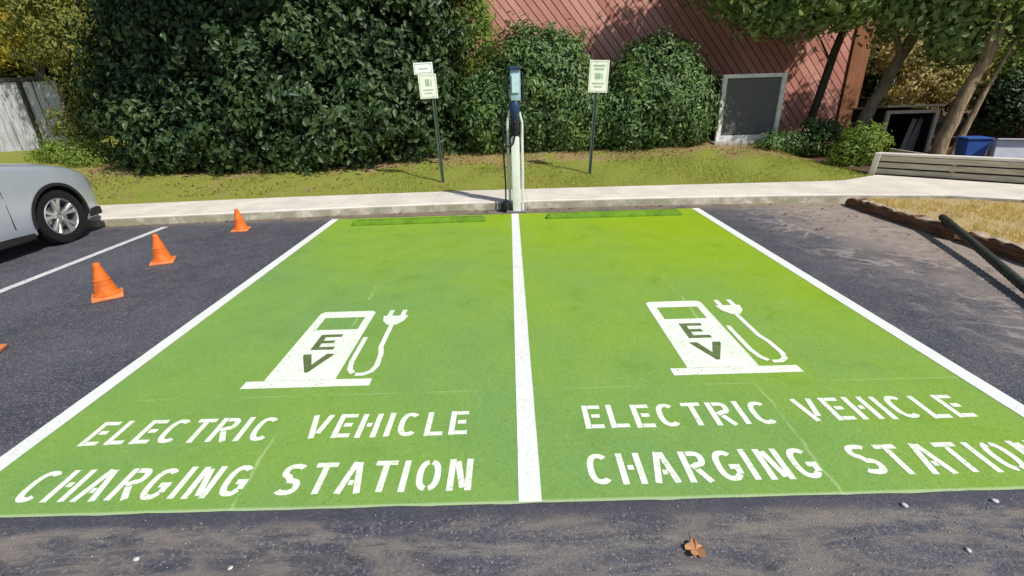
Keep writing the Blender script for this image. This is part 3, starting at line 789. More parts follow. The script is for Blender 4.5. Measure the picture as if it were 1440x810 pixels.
# low shed with dark opening
M['paleframe'] = wood_mat('pale_weathered_wood', (.42, .37, .29), (.60, .54, .44), (12, 12, 1.5))
M['darkin'] = plain('dark_interior', (.02, .018, .017), .9)
M['greyboard'] = wood_mat('grey_board', (.17, .16, .16), (.28, .27, .27), (12, 12, 1.5))
s = thing('open_shed', 'low shed with a dark opening in a pale wooden frame behind the plank wall', 'shed', (9.10, 9.8, .14), R(-2))
bm = bmesh.new()
for c_, s_ in (((-.53, .6, .47), (.04, 1.2, .94)), ((.53, .6, .47), (.04, 1.2, .94)), ((0, 1.2, .47), (1.1, .04, .94))): box(bm, c_, s_)
obj('wall', bm, M['darkin'], s)
bm = bmesh.new(); box(bm, (0, .6, .985), (1.24, 1.36, .045), Matrix.Rotation(R(-4), 3, 'X'), .006); obj('roof', bm, M['paleframe'], s)
bm = bmesh.new()
for c_, s_ in (((-.54, -.03, .47), (.075, .06, .94)), ((.54, -.03, .47), (.075, .06, .94)), ((0, -.03, .905), (1.0, .06, .07))): box(bm, c_, s_, bev=.005)
obj('frame', bm, M['paleframe'], s)
for i, (x_, tl) in enumerate(((.05, 16), (.2, 20), (.34, 14))):
    bm = bmesh.new(); box(bm, (0, 0, .38), (.11, .02, .76), bev=.003)
    o = obj('leaning_board', bm, M['greyboard']); o.location = (9.12+x_, 9.90+.05*i, .15); o.rotation_euler = (R(-8), R(tl), 0)
    tag(o, ['leftmost grey board leaning in the dark shed opening', 'middle grey board leaning in the dark shed opening', 'rightmost grey board leaning in the dark shed opening'][i], 'board', 'grey boards leaning inside the shed')

# ------------------------------------------------------------------ plank retaining wall
M['plank'] = wood_mat('pale_plank', (.42, .37, .26), (.66, .60, .45), (1.2, 14, 14))
M['cap'] = wood_mat('pale_cap', (.66, .62, .54), (.80, .76, .68), (1.2, 14, 14))
A = Vector((6.66, 7.22, 0)); B = Vector((31, -12.2, 0)); B = A + (Vector((8.13, 5.92, 0))-A).normalized()*7.5
d = (B-A); Lw = d.length; az = math.atan2(d.y, d.x)
wl = thing('plank_wall', 'low pale plank retaining wall along the sidewalk at the right', 'retaining wall', A, az)
for i in range(3):
    bm = bmesh.new(); z = .13+.002+.055+i*.112
    box(bm, (Lw/2, .012*(i % 2), z), (Lw, .045, .088), bev=.008); obj('plank', bm, M['plank'], wl)
bm = bmesh.new(); box(bm, (Lw/2, .045, .29), (Lw-.02, .02, .34)); obj('backing', bm, M['darkin'], wl)
bm = bmesh.new(); box(bm, (Lw/2, .03, .487), (Lw+.06, .16, .042), bev=.008); obj('cap', bm, M['cap'], wl)
bm = bmesh.new(); box(bm, (-.04, -.01, .27), (.09, .10, .47), Matrix.Rotation(R(4), 3, 'Y'), .008); obj('end_post', bm, M['cap'], wl)
bm = bmesh.new(); box(bm, (.0, 0, 0), (1.6, .045, .33)); 
for v in bm.verts: v.co = Matrix.Rotation(-az+R(88), 4, 'Z') @ v.co + Vector((.55, .62, .30))
obj('return_plank', bm, M['plank'], wl)

# blue bin and white box on the bed
M['blue'] = plain('blue_plastic', (.03, .10, .38), .45, spec=.5)
M['bluelid'] = plain('light_blue_plastic', (.12, .24, .45), .45, spec=.5)
M['whitebox'] = plain('white_box', (.62, .63, .72), .5, var=.06)
t = thing('blue_bin', 'bright blue plastic bin behind the plank wall', 'bin', (8.66, 7.62, .14), R(-15))
bm = bmesh.new(); r = bmesh.ops.create_cube(bm, size=1)
for v in bm.verts:
    k = 1.12 if v.co.z > 0 else .9
    v.co = Vector((v.co.x*.33*k, v.co.y*.32*k, (v.co.z+.5)*.52))
bmesh.ops.bevel(bm, geom=bm.edges[:], offset=.02, segments=2, affect='EDGES'); obj('body', bm, M['blue'], t)
bm = bmesh.new(); box(bm, (0, 0, .535), (.41, .40, .03), bev=.01); obj('lid', bm, M['blue'], t)
bm = bmesh.new(); box(bm, (.192, 0, .44), (.03, .14, .05), bev=.008); obj('handle', bm, M['bluelid'], t)
t = thing('white_box', 'pale lavender white box tilted beside the blue bin', 'box', (9.08, 7.30, .14), R(-28))
bm = bmesh.new(); box(bm, (0, 0, .25), (.50, .34, .46), Matrix.Rotation(R(-14), 3, 'X'), .012); obj('body', bm, M['whitebox'], t)
bm = bmesh.new(); box(bm, (0, .005, .495), (.53, .37, .022), Matrix.Rotation(R(-14), 3, 'X'), .006); obj('lid', bm, M['whitebox'], t)

# ------------------------------------------------------------------ fence at the left
M['fencewood'] = wood_mat('grey_fence_wood', (.32, .33, .345), (.62, .62, .64), (10, 10, 1))
M['fencerail'] = wood_mat('dark_rail', (.04, .035, .03), (.09, .08, .07), (1, 12, 12))
f = thing('board_fence', 'weathered grey vertical board fence behind the parked car', 'fence', (-12.1, 12.25, .62), R(4))
bm = bmesh.new(); x = 0
while x > -14:
    wdt = random.uniform(.17, .21)
    box(bm, (x-wdt/2, random.uniform(-.012, .012), .86+random.uniform(-.01, .01)), (wdt-.018, .022, 1.76), Matrix.Rotation(R(random.uniform(-.6, .6)), 3, 'Y')); x -= wdt
obj('boards', bm, M['fencewood'], f)
for z in (1.80, .35):
    bm = bmesh.new(); box(bm, (-7, .035 if z < 1 else -.01, z), (14.1, .05 if z < 1 else .10, .09), bev=.006); obj('rail', bm, M['fencerail'], f)
for i in range(6):
    bm = bmesh.new(); box(bm, (-i*2.6-.9, -.045, .9), (.09, .06, 1.9), bev=.008); obj('post', bm, M['fencerail'], f)

# ------------------------------------------------------------------ timber edging
M['timber'] = wood_mat('rotten_timber', (.075, .040, .022), (.22, .12, .065), (14, 1.2, 14))
M['timbertop'] = wood_mat('timber_dry', (.26, .20, .14), (.46, .38, .29), (14, 1.2, 14))
def timber(p0, p1, w_, h_, label, seed):
    p0 = Vector(p0); p1 = Vector(p1); d = p1-p0; L = d.length
    t = thing('edging_timber', label, 'landscape timber', p0, math.atan2(d.y, d.x)-math.pi/2, 'rotting timbers edging the dry island')
    rr = random.Random(seed); n = 26; bm = bmesh.new(); rows = []
    P = [(-.5, 0), (-.5, .45), (-.46, .85), (-.34, 1), (.34, 1), (.46, .85), (.5, .45), (.5, 0)]
    for i in range(n+1):
        y = L*i/n; k = 1 if 0 < i < n else .8
        rows.append([bm.verts.new((px*w_*k*(1+rr.uniform(-.10, .10)), y+rr.uniform(-.02, .02), pz*h_*k*(1+rr.uniform(-.13, .10))+.001)) for px, pz in P])
    for i in range(n):
        for q in range(len(P)-1):
            fc = bm.faces.new((rows[i][q], rows[i+1][q], rows[i+1][q+1], rows[i][q+1])); fc.material_index = 1 if q == 3 and rr.random() < .9 and i > 5 else 0
    bm.faces.new(rows[0]); bm.faces.new(rows[-1][::-1])
    o = obj('log', bm, [M['timber'], M['timbertop']], t); return t
timber((5.03, 3.55, 0), (5.03, 5.42, 0), .17, .135, 'far rotting timber ending at the sidewalk beside the asphalt', 3)
timber((5.00, 1.15, 0), (5.07, 3.50, 0), .17, .14, 'near rotting timber under the black pipe', 5)
timber((5.02, -1.3, 0), (5.02, 1.1, 0), .17, .14, 'nearest rotting timber beyond the right edge', 8)

# black drain pipe resting across the timber
M['pipe'] = plain('black_pipe', (.035, .038, .03), .5, var=.3, sc_=20, spec=.4)
def pipe():
    a = Vector((5.06, 3.89, .195)); b2 = Vector((3.86, 1.27, .042)); d = b2-a; L = d.length; n = 150
    bm = bmesh.new(); pts = []; rad = []
    for i in range(n+1):
        k = i/n; sag = -.012*math.sin(math.pi*k)
        pts.append(a+d*k+Vector((.02*math.sin(3*k), 0, sag))); rad.append((.042 if (i//2) % 2 else .035))
    tube(bm, pts, rad, 14, caps=False)
    tube(bm, [a-d.normalized()*.001+Vector((0, 0, 0)), a+d*.05], [.030, .030], 14, caps=True)
    o = obj('drain_pipe', bm, M['pipe']); tag(o, 'long black corrugated pipe lying slantwise over the timber onto the asphalt', 'pipe')
pipe()

# ------------------------------------------------------------------ traffic cones
M['cone'] = plain('orange_cone_plastic', (.76, .16, .02), .5, var=.28, sc_=9, spec=.4)
M['conebase'] = plain('faded_orange_base', (.72, .24, .09), .6, var=.18, sc_=20)
def make_cone():
    t = thing('traffic_cone', 'x', 'traffic cone', (0, 0, 0), group='small orange cones along the bare asphalt bay')
    bm = bmesh.new(); box(bm, (0, 0, .018), (.25, .25, .03), bev=.011)
    for k in range(4):
        a = R(45+90*k); box(bm, (.115*math.cos(a)*1.05, .115*math.sin(a)*1.05, .006), (.05, .05, .012))
    obj('base', bm, M['conebase'], t, smooth=True)
    bm = bmesh.new(); lathe(bm, [(.110, .034), (.110, .050), (.098, .054), (.066, .176), (.069, .180), (.069, .188), (.063, .192), (.030, .330), (.030, .345), (.026, .352), (.020, .350), (.020, .30)], 28)
    obj('cone', bm, M['cone'], t, smooth=True)
    return t
def dup(root, loc, rz, label, scale=1):
    r = root.copy(); C.objects.link(r); r.location = loc; r.rotation_euler = (0, 0, rz); r['label'] = label; r.scale = (scale,)*3
    for ch in list(root.children):
        c = ch.copy(); C.objects.link(c); c.parent = r
    return r
c0 = make_cone(); c0.location = (-3.93, 5.02, 0); c0.rotation_euler = (0, 0, R(12)); c0.scale = (.88,)*3; c0['label'] = 'farthest small orange cone, nearest the kerb'
dup(c0, (-4.13, 3.66, 0), R(25), 'second farthest orange cone, right of the silver wheel', .95)
dup(c0, (-3.97, 2.63, 0), R(38), 'orange cone nearest the camera that is seen whole', .98)
dup(c0, (-4.06, 1.50, 0), R(20), 'orange cone cut by the left edge of the picture')

# ------------------------------------------------------------------ signs
M['galv'] = plain('green_post', (.10, .14, .11), .55, .4)
M['signface'] = plain('pale_sign_face', (.86, .90, .74), .4, var=.05)
M['signwhite'] = plain('white_sign_face', (.93, .95, .93), .4, var=.03)
M['signgreen'] = plain('sign_green_ink', (.38, .52, .34), .5, var=.1)
M['steel'] = plain('galvanised_steel', (.45, .46, .46), .4, .8)
def sign(loc, lean, top, panels, label, rz=0):
    t = thing('parking_sign', label, 'sign', loc, rz, 'charging bay signs on thin posts')
    rot = Matrix.Rotation(R(lean), 4, 'Y')
    def X(bm):
        bmesh.ops.transform(bm, matrix=rot, verts=bm.verts); return bm
    bm = bmesh.new()   # u-channel post
    P = [(-.03, 0), (-.018, 0), (-.012, .022), (.012, .022), (.018, 0), (.03, 0), (.03, .006), (.022, .006), (.016, .028), (-.016, .028), (-.022, .006), (-.03, .006)]
    prism(bm, P, -.1, top); obj('post', X(bm), M['galv'], t)
    for (x0, x1, z0, z1, m, inks, yy) in panels:
        bm = bmesh.new(); cx, cz = (x0+x1)/2, (z0+z1)/2
        box(bm, (cx, yy, cz), (x1-x0, .004, z1-z0)); p_ = obj('sign_plate', X(bm), m, t)
        bm = bmesh.new(); e = .012; yi = yy-.0035
        w2, h2 = (x1-x0)/2-.018, (z1-z0)/2-.018
        for (a_, b_, c_, d_) in ((-w2, w2, h2-.008, h2), (-w2, w2, -h2, -h2+.008), (-w2, -w2+.008, -h2+.009, h2-.009), (w2-.008, w2, -h2+.009, h2-.009)):
            box(bm, (cx+(a_+b_)/2, yi, cz+(c_+d_)/2), (b_-a_, .002, d_-c_))
        for (a_, b_, c_, d_) in inks:
            box(bm, (x0+(x1-x0)*(a_+b_)/2, yi, z0+(z1-z0)*(c_+d_)/2), ((x1-x0)*(b_-a_), .002, (z1-z0)*(d_-c_)))
        o = obj('printing', X(bm), M['signgreen'], p_)
        for bz in (z1-.03, z0+.03):
            bm = bmesh.new(); lathe(bm, [(.009, 0), (.009, .005), (.004, .008)], 8, c=(0, 0, 0)); 
            for v in bm.verts: v.co = Vector((v.co.x, yy-.002-v.co.z, v.co.y+bz))
            obj('bolt', X(bm), M['steel'], t)
sign((-1.32, 7.36, .17), -1.6, 2.0,
     [(-.28, .045, 1.885, 2.065, M['signwhite'], [(.25, .75, .42, .52)], -.006),
      (-.225, .085, 1.49, 1.88, M['signface'], [(.36, .60, .52, .80), (.66, .72, .50, .78), (.22, .78, .33, .38), (.28, .72, .2, .25)], -.004)],
     'left parking sign with a white plate above a pale green plate', R(4))
sign((1.47, 7.66, .20), 2.6, 1.95,
     [(-.145, .20, 1.47, 2.0, M['signface'], [(.2, .8, .80, .86), (.25, .75, .70, .75), (.3, .6, .42, .60), (.64, .7, .42, .60), (.2, .8, .26, .30), (.28, .72, .16, .20)], -.004)],
     'right parking sign, a single pale plate on a thin post', R(-3))

# ------------------------------------------------------------------ charging station
M['stwhite'] = plain('station_white', (.74, .76, .72), .35, var=.06, spec=.45)
M['strail'] = plain('station_rail', (.66, .69, .70), .35, .15, var=.06)
M['stdark'] = plain('station_dark', (.015, .018, .03), .4, spec=.45)
M['stnavy'] = plain('station_navy', (.02, .045, .11), .35, spec=.5)
M['stteal'] = plain('station_teal', (.30, .46, .50), .25, var=.12, sc_=3, spec=.5)
M['rubber'] = plain('black_rubber', (.012, .012, .013), .6)
t = thing('charging_station', 'slim white charging post with dark yoke and teal head between the bays', 'charging station', (.02, 5.66, .004))
bm = bmesh.new(); box(bm, (0, .03, .012), (.30, .24, .022), bev=.004); bp = obj('base_plate', bm, M['steel'], t)
for sx in (-.12, .12):
    for sy in (-.06, .12):
        bm = bmesh.new(); lathe(bm, [(.012, .022), (.012, .034), (.006, .042)], 6, c=(sx, sy, 0)); obj('bolt', bm, M['steel'], bp)
bm = bmesh.new(); box(bm, (.012, .0, .56), (.125, .13, 1.10), bev=.02); obj('pedestal', bm, M['stwhite'], t, smooth=True)
for sx in (-.092, .115):
    bm = bmesh.new()
    tube(bm, [(sx*.92, .03, .02), (sx, .03, .6), (sx*1.02, .03, 1.30), (sx*.72, .03, 1.44), (sx*.4, .03, 1.52)], [.021, .021, .021, .019, .016], 12); obj('rail', bm, M['strail'], t, smooth=True)
bm = bmesh.new(); box(bm, (.012, .045, 1.26), (.11, .06, .34), bev=.01); obj('backplate', bm, M['stdark'], t)
bm = bmesh.new()
rows = []
for z, hw, hd in ((1.33, .03, .03), (1.38, .05, .05), (1.46, .075, .07), (1.54, .085, .075), (1.585, .06, .06)):
    rows.append([bm.verts.new((.02+hw*math.cos(a), .01+hd*math.sin(a), z)) for a in np.linspace(0, 2*math.pi, 17)[:-1]])
for i in range(4):
    for k in range(16): bm.faces.new((rows[i][k], rows[i][(k+1) % 16], rows[i+1][(k+1) % 16], rows[i+1][k]))
bm.faces.new(rows[0][::-1]); bm.faces.new(rows[-1]); obj('yoke', bm, M['stnavy'], t, smooth=True)
bm = bmesh.new(); box(bm, (.035, .02, 1.80), (.15, .11, .42), Matrix.Rotation(R(-5), 3, 'X'), .03); hd = obj('head', bm, M['stteal'], t, smooth=True)
bm = bmesh.new(); box(bm, (.035, -.05, 1.82), (.10, .012, .24), Matrix.Rotation(R(-5), 3, 'X'), .004); obj('screen', bm, plain('screen_glass', (.50, .66, .70), .12, spec=.6), hd)
bm = bmesh.new(); box(bm, (.035, .01, 2.02), (.17, .13, .035), Matrix.Rotation(R(-5), 3, 'X'), .012); obj('cap', bm, M['stnavy'], hd)
for sx in (-.075, .14):
    bm = bmesh.new(); tube(bm, [(sx, .03, 1.56), (sx*1.06, .03, 1.80), (sx, .03, 1.97)], [.014, .017, .012], 8); obj('side_wing', bm, M['stdark'], hd)
# holster and connector
bm = bmesh.new(); box(bm, (.015, -.035, 1.27), (.085, .09, .09), bev=.012); obj('holster', bm, M['stdark'], t)
bm = bmesh.new(); tube(bm, [(.015, -.09, 1.32), (.015, -.10, 1.24), (.012, -.085, 1.14)], [.026, .03, .022], 10); tube(bm, [(.015, -.06, 1.31), (.015, -.13, 1.33)], [.022, .026], 10)
obj('connector', bm, M['rubber'], t, smooth=True)
# cable hangs down the left side, coil at the foot
pts = [(.012, -.085, 1.15), (-.02, -.10, 1.02), (-.10, -.06, .98), (-.155, 0, 1.15), (-.165, .02, 1.40), (-.15, .02, 1.50), (-.175, .03, 1.38), (-.165, .03, .9), (-.15, .02, .45), (-.15, -.0, .12)]
def cat(P, n=8):
    P = [Vector(p) for p in P]; out = []
    for i in range(len(P)-1):
        a, b_, c_, d_ = P[max(i-1, 0)], P[i], P[i+1], P[min(i+2, len(P)-1)]
        for k in range(n):
            u_ = k/n; out.append(.5*((2*b_)+(c_-a)*u_+(2*a-5*b_+4*c_-d_)*u_*u_+(3*b_-a-3*c_+d_)*u_**3))
    out.append(P[-1]); return out
coil = [(-.15+.06*math.cos(a), .0+.06*math.sin(a), .10-.0035*i) for i, a in enumerate(np.linspace(0, 6*math.pi, 24))]
bm = bmesh.new(); tube(bm, cat(pts+coil, 4), .012, 8); obj('cable', bm, M['rubber'], t, smooth='all')
bm = bmesh.new(); lathe(bm, [(.035, .0), (.075, .03), (.08, .10), (.06, .155), (.02, .17)], 14, c=(-.15, 0, .0)); obj('cable_housing', bm, M['rubber'], t, smooth=True)

# ------------------------------------------------------------------ parked car
def car_paint():
    t = NT('silver_paint'); p = t.objc(); n = t.noise(p, 900, 1); d = t.noise(p, 2.5, 4)
    c = t.mix(t.ramp(n, .4, .6), (.50, .555, .63), (.62, .67, .74)); c = t.mix(t.ramp(d, .5, .8, 0, .15), c, (.3, .31, .32))
    t.P('Base Color', c); t.P('Metallic', .45); t.P('Roughness', .36); t.P('Coat Weight', .8); t.P('Coat Roughness', .08)
    return t.m
M['paint'] = car_paint()
M['glassdark'] = plain('tinted_glass', (.02, .025, .03), .05, spec=.6)
M['blackplastic'] = plain('black_plastic', (.02, .02, .022), .6)
M['chrome'] = plain('alloy', (.62, .63, .65), .28, .85, var=.05)
M['lamp'] = plain('headlamp_glass', (.45, .48, .5), .08, .3, spec=.6)
M['taillamp'] = plain('tail_lamp_red', (.35, .02, .02), .15, spec=.6)
CX, NY = -6.95, 5.57     # centre line and nose
car = thing('parked_car', 'silver car parked nose to the kerb at the left edge', 'car', (CX, NY-2.25, 0))
co = Vector(car.location)
# stations: distance from nose, half width, bottom, shoulder z, centre z
ST = [(0.00, .50, .34, .60, .64), (.05, .66, .26, .68, .74), (.14, .765, .22, .76, .85), (.28, .845, .20, .85, .94), (.48, .895, .19, .925, 1.005), (.75, .925, .19, .985, 1.05),
      (1.05, .93, .19, 1.03, 1.09), (1.35, .93, .19, 1.065, 1.12), (1.62, .925, .19, 1.09, 1.15), (2.3, .92, .19, 1.10, 1.14), (3.0, .92, .19, 1.11, 1.14), (3.7, .92, .20, 1.13, 1.16), (4.15, .90, .24, 1.12, 1.14), (4.4, .86, .32, 1.02, 1.04), (4.5, .78, .40, .90, .92)]
def catmull_rows(ST, n=4):
    A_ = np.array(ST); out = []
    for i in range(len(A_)-1):
        for k in range(n):
            u_ = k/n; out.append(A_[i]*(1-u_)+A_[i+1]*u_)
    out.append(A_[-1]); return out
bm = bmesh.new(); rows = []
for (dn, hw, zb, zs, zc) in catmull_rows(ST, 3):
    zm = zb+(zs-zb)*.58
    prof = [(0, zb), (hw*.84, zb), (hw*.95, zb+.03), (hw*.985, zb+.12), (hw*.997, zb+(zs-zb)*.35), (hw, zm), (hw*.992, zb+(zs-zb)*.78), (hw*.965, zs-.035), (hw*.925, zs), (hw*.84, zs+(zc-zs)*.35), (hw*.55, zs+(zc-zs)*.82), (0, zc)]
    L_ = [bm.verts.new((x, NY-dn-co.y, z)) for x, z in prof]
    R_ = [bm.verts.new((-x, NY-dn-co.y, z)) for x, z in prof[1:-1]][::-1]
    rows.append(L_+R_)
m = len(rows[0])
for i in range(len(rows)-1):
    for k in range(m): bm.faces.new((rows[i][k], rows[i+1][k], rows[i+1][(k+1) % m], rows[i][(k+1) % m]))
bm.faces.new(rows[0]); bm.faces.new(rows[-1][::-1])
body = obj('body', bm, M['paint'], car, smooth='all')
WY = [NY-.91-co.y, NY-3.55-co.y]
cut = bmesh.new()
for wy in WY:
    for sx in (-1, 1):
        n = 40; cx0, cx1 = sx*.66, sx*1.05
        a = [cut.verts.new((cx0, wy+.42*math.cos(q), .36+.42*math.sin(q))) for q in np.linspace(0, 2*math.pi, n+1)[:-1]]
        b3 = [cut.verts.new((cx1, wy+.42*math.cos(q), .36+.42*math.sin(q))) for q in np.linspace(0, 2*math.pi, n+1)[:-1]]
        cut.faces.new(a[::-1]); cut.faces.new(b3)
        for k in range(n): cut.faces.new((a[k], a[(k+1) % n], b3[(k+1) % n], b3[k]))
cutter = obj('cutter', cut, M['blackplastic']); cutter.location = co
bpy.context.view_layer.update()
md = body.modifiers.new('arches', 'BOOLEAN'); md.object = cutter; md.operation = 'DIFFERENCE'; md.solver = 'EXACT'
try: md.material_mode = 'TRANSFER'
except Exception: pass
dg = bpy.context.evaluated_depsgraph_get()
newme = bpy.data.meshes.new_from_object(body.evaluated_get(dg))
body.modifiers.clear(); body.data = newme
newme.polygons.foreach_set('use_smooth', [True]*len(newme.polygons)); newme.set_sharp_from_angle(angle=R(32))
bpy.data.objects.remove(cutter)
# black arch lips
for wy in WY:
    for sx in (-1, 1):
        bm = bmesh.new(); seg = []
        for q in np.linspace(R(-8), R(188), 30):
            row = []
            for (r_, xx) in ((.40, .905), (.40, .937), (.44, .937), (.44, .905)):
                # follow the body side
                dn = NY-(wy+co.y+r_*math.cos(q)); hw = np.interp(dn, [s0[0] for s0 in ST], [s0[1] for s0 in ST])
                row.append(bm.verts.new((sx*(xx-.93+hw), wy+r_*math.cos(q), .36+r_*math.sin(q))))
            seg.append(row)
        for i in range(len(seg)-1):
            for k in range(4): bm.faces.new((seg[i][k], seg[i+1][k], seg[i+1][(k+1) % 4], seg[i][(k+1) % 4]))
        bm.faces.new(seg[0]); bm.faces.new(seg[-1][::-1]); obj('arch_lip', bm, M['blackplastic'], car, smooth=True)
        # wheel
        wc = (sx*.80, wy, .36)
        bm = bmesh.new(); prof = [(.24, -.09), (.30, -.105), (.343, -.10), (.358, -.07), (.360, 0), (.358, .07), (.343, .10), (.30, .105), (.24, .09)]
        lathe(bm, prof, 48, 'X', wc, closed=True)
        wh = obj('wheel', bm, M['rubber'], car, smooth=True)
        bm = bmesh.new()
        lathe(bm, [(.245, -.088), (.245, .088*1), (.232, .098), (.222, .088), (.215, -.085)], 48, 'X', wc, closed=True)
        if sx < 0:
            for v in bm.verts: v.co.x = 2*wc[0]-v.co.x
        # five broad spokes with a slot
        for k in range(5):
            a0 = 2*math.pi*k/5+.35
            for da in (-.20, .20):
                P = []
                for rr_, ww in ((.045, .026), (.12, .020), (.225, .030)):
                    aa = a0+da*(.4+.6*rr_/.225)
                    P.append((rr_, aa, ww))
                quads = []
                for rr_, aa, ww in P:
                    cy_, cz_ = rr_*math.cos(aa), rr_*math.sin(aa); ty, tz = -math.sin(aa), math.cos(aa)
                    xo = .085-.035*(1-rr_/.225)
                    quads.append([bm.verts.new((wc[0]+sx*(xo+e), wy+cy_+ty*s0*ww, .36+cz_+tz*s0*ww)) for e, s0 in ((0, -1), (.012, -.6), (.012, .6), (0, 1), (-.03, 1), (-.03, -1))])
                for i in range(2):
                    for q in range(6): bm.faces.new((quads[i][q], quads[i+1][q], quads[i+1][(q+1) % 6], quads[i][(q+1) % 6]))
                bm.faces.new(quads[0]); bm.faces.new(quads[-1][::-1])
        lathe(bm, [(.001, sx*.07), (.03, sx*.068), (.058, sx*.058), (.065, sx*.03), (.065, sx*-.02)], 20, 'X', wc)
        obj('rim', bm, M['chrome'], wh, smooth=True)
        bm = bmesh.new(); lathe(bm, [(.02, 0), (.15, 0), (.15, .02*sx), (.02, .02*sx)], 32, 'X', (wc[0], wy, .36), closed=True); obj('brake_disc', bm, M['steel'], wh)
# glasshouse
bm = bmesh.new(); rows = []
GH = [(1.50, .80, 1.12, .80, 1.13), (2.15, .80, 1.12, .64, 1.57), (2.6, .80, 1.12, .63, 1.64), (3.4, .80, 1.13, .62, 1.63), (4.0, .78, 1.13, .60, 1.56), (4.38, .74, 1.12, .70, 1.16)]
for dn, wb, zb, wt, zt in GH:
    y = NY-dn-co.y
    rows.append([bm.verts.new(q) for q in ((wb, y, zb-.04), (wb, y, zb), (wt+.02, y, zt-.05), (wt-.06, y, zt), (0, y, zt+.03), (-wt+.06, y, zt), (-wt-.02, y, zt-.05), (-wb, y, zb), (-wb, y, zb-.04))])
for i in range(len(rows)-1):
    for k in range(8): bm.faces.new((rows[i][k], rows[i+1][k], rows[i+1][k+1], rows[i][k+1])).material_index = 0
bm.faces.new(rows[0]); bm.faces.new(rows[-1][::-1])
obj('roof', bm, M['paint'], car)
def lerp3(a, b_, k): return Vector(a).lerp(Vector(b_), k)
for sx in (-1, 1):
    for (i0, i1) in ((1, 2), (2, 3), (3, 4)):
        bm = bmesh.new()
        def pt(i, k):
            dn, wb, zb, wt, zt = GH[i]; y = NY-dn-co.y
            return lerp3((sx*wb, y, zb), (sx*(wt+.02), y, zt-.05), k)+Vector((sx*.006, 0, 0))
        q = [pt(i0, .1), pt(i1, .1), pt(i1, .9), pt(i0, .9)]
        c_ = sum(q, Vector())/4; q = [c_+(p_-c_)*.93 for p_ in q]
        bm.faces.new([bm.verts.new(p_) for p_ in q]); obj('side_window', bm, M['glassdark'], car)
def ygh(i): return NY-GH[i][0]-co.y
for nm, i0, i1 in (('windshield', 0, 1), ('rear_window', 5, 4)):
    bm = bmesh.new(); s0 = 1 if i0 == 0 else -1
    q = [Vector((x_, ygh(i0)+(ygh(i1)-ygh(i0))*k_, GH[i0][4]+(GH[i1][4]-GH[i0][4])*k_+.035)) for x_, k_ in ((-.70, .08), (.70, .08), (.58, .92), (-.58, .92))]
    bm.faces.new([bm.verts.new(p_) for p_ in q]); obj(nm, bm, M['glassdark'], car)
# lamps, grille, bumper, doors lines, mirror
for sx in (-1, 1):
    bm = bmesh.new(); box(bm, (sx*.61, NY-.13-co.y, .68), (.22, .12, .09), Matrix.Rotation(R(-sx*32), 3, 'Z'), .03); obj('headlight', bm, M['lamp'], car, smooth=True)
    bm = bmesh.new(); box(bm, (sx*.76, NY-4.40-co.y, .90), (.14, .14, .2), bev=.03); obj('tail_light', bm, M['taillamp'], car, smooth=True)
    bm = bmesh.new(); box(bm, (sx*.98, NY-1.85-co.y, 1.16), (.16, .09, .12), bev=.03); obj('mirror', bm, M['paint'], car, smooth=True)
bm = bmesh.new(); box(bm, (0, NY-.02-co.y, .56), (.86, .08, .13), bev=.02); obj('grille', bm, M['blackplastic'], car)
bm = bmesh.new(); box(bm, (0, NY-.13-co.y, .30), (1.28, .22, .11), bev=.03); obj('bumper', bm, M['blackplastic'], car)
for sx in (-1, 1):
    bm = bmesh.new(); box(bm, (sx*.835, NY-.33-co.y, .30), (.07, .22, .11), Matrix.Rotation(R(sx*9), 3, 'Z'), .02); obj('bumper_corner', bm, M['blackplastic'], car)
    bm = bmesh.new(); box(bm, (sx*.85, NY-2.23-co.y, .235), (.09, 1.78, .13), bev=.02); obj('sill', bm, M['blackplastic'], car)
bm = bmesh.new(); box(bm, (0, -.1, .30), (1.28, 3.4, .2)); obj('underbody', bm, M['blackplastic'], car)
for sx in (-1, 1):
    for dn in (1.58, 2.62):
        bm = bmesh.new(); box(bm, (sx*.921, NY-dn-co.y, .72), (.008, .008, .72)); obj('door_gap', bm, M['blackplastic'], car)

# ------------------------------------------------------------------ grass and litter
def blades(name, X, Y, Z, h, w_, mat, kindlabel=None):
    n = len(X); a = rng.uniform(0, 2*np.pi, n); lean = rng.normal(size=(n, 2))*.45*h
    hh = h*(.5+rng.random(n)); dx = np.cos(a)*w_/2; dy = np.sin(a)*w_/2
    p0 = np.stack([X-dx, Y-dy, Z], 1); p1 = np.stack([X+dx, Y+dy, Z], 1); p2 = np.stack([X+lean[:, 0], Y+lean[:, 1], Z+hh], 1)
    V = np.stack([p0, p1, p2], 1).reshape(-1, 3); F = np.arange(n*3).reshape(-1, 3)
    o = npmesh(name, V, F, mat); return tag(o, kindlabel, name.replace('_', ' '), kind='stuff')
def vnoise(x, y, s, seed=0):
    r = np.random.default_rng(seed); v = 0
    for k in range(6):
        fx, fy = r.normal(size=2)*s; ph = r.uniform(0, 6.28); v = v+np.sin(x*fx+y*fy+ph)
    return v/3.5
M['grass'] = leaf_mat('lawn_grass', (.25, .31, .05), (.45, .46, .12), (.48, .40, .13), rough=.6, trans=.3)
M['straw'] = leaf_mat('straw_grass', (.50, .37, .14), (.74, .58, .26), (.40, .36, .11), rough=.7, trans=.3)
M['litter'] = leaf_mat('brown_litter', (.20, .12, .06), (.34, .22, .11), (.17, .11, .06), rough=.8, trans=.1)
n = 130000
X = rng.uniform(-13, 6.55, n); Y = rng.uniform(6.5, 10.0, n); yb = np.interp(X, b[:, 0], b[:, 1])
dens = .92-.55*np.clip((Y-8.3)/.9, 0, 1)+.35*vnoise(X, Y, 3, 1)-.75*np.clip((-X-1.8)/1.5, 0, 1)*np.clip((9.5+X)/1.5, 0, 1)
k = (Y > yb+.01) & (rng.random(n) < dens); X, Y = X[k], Y[k]
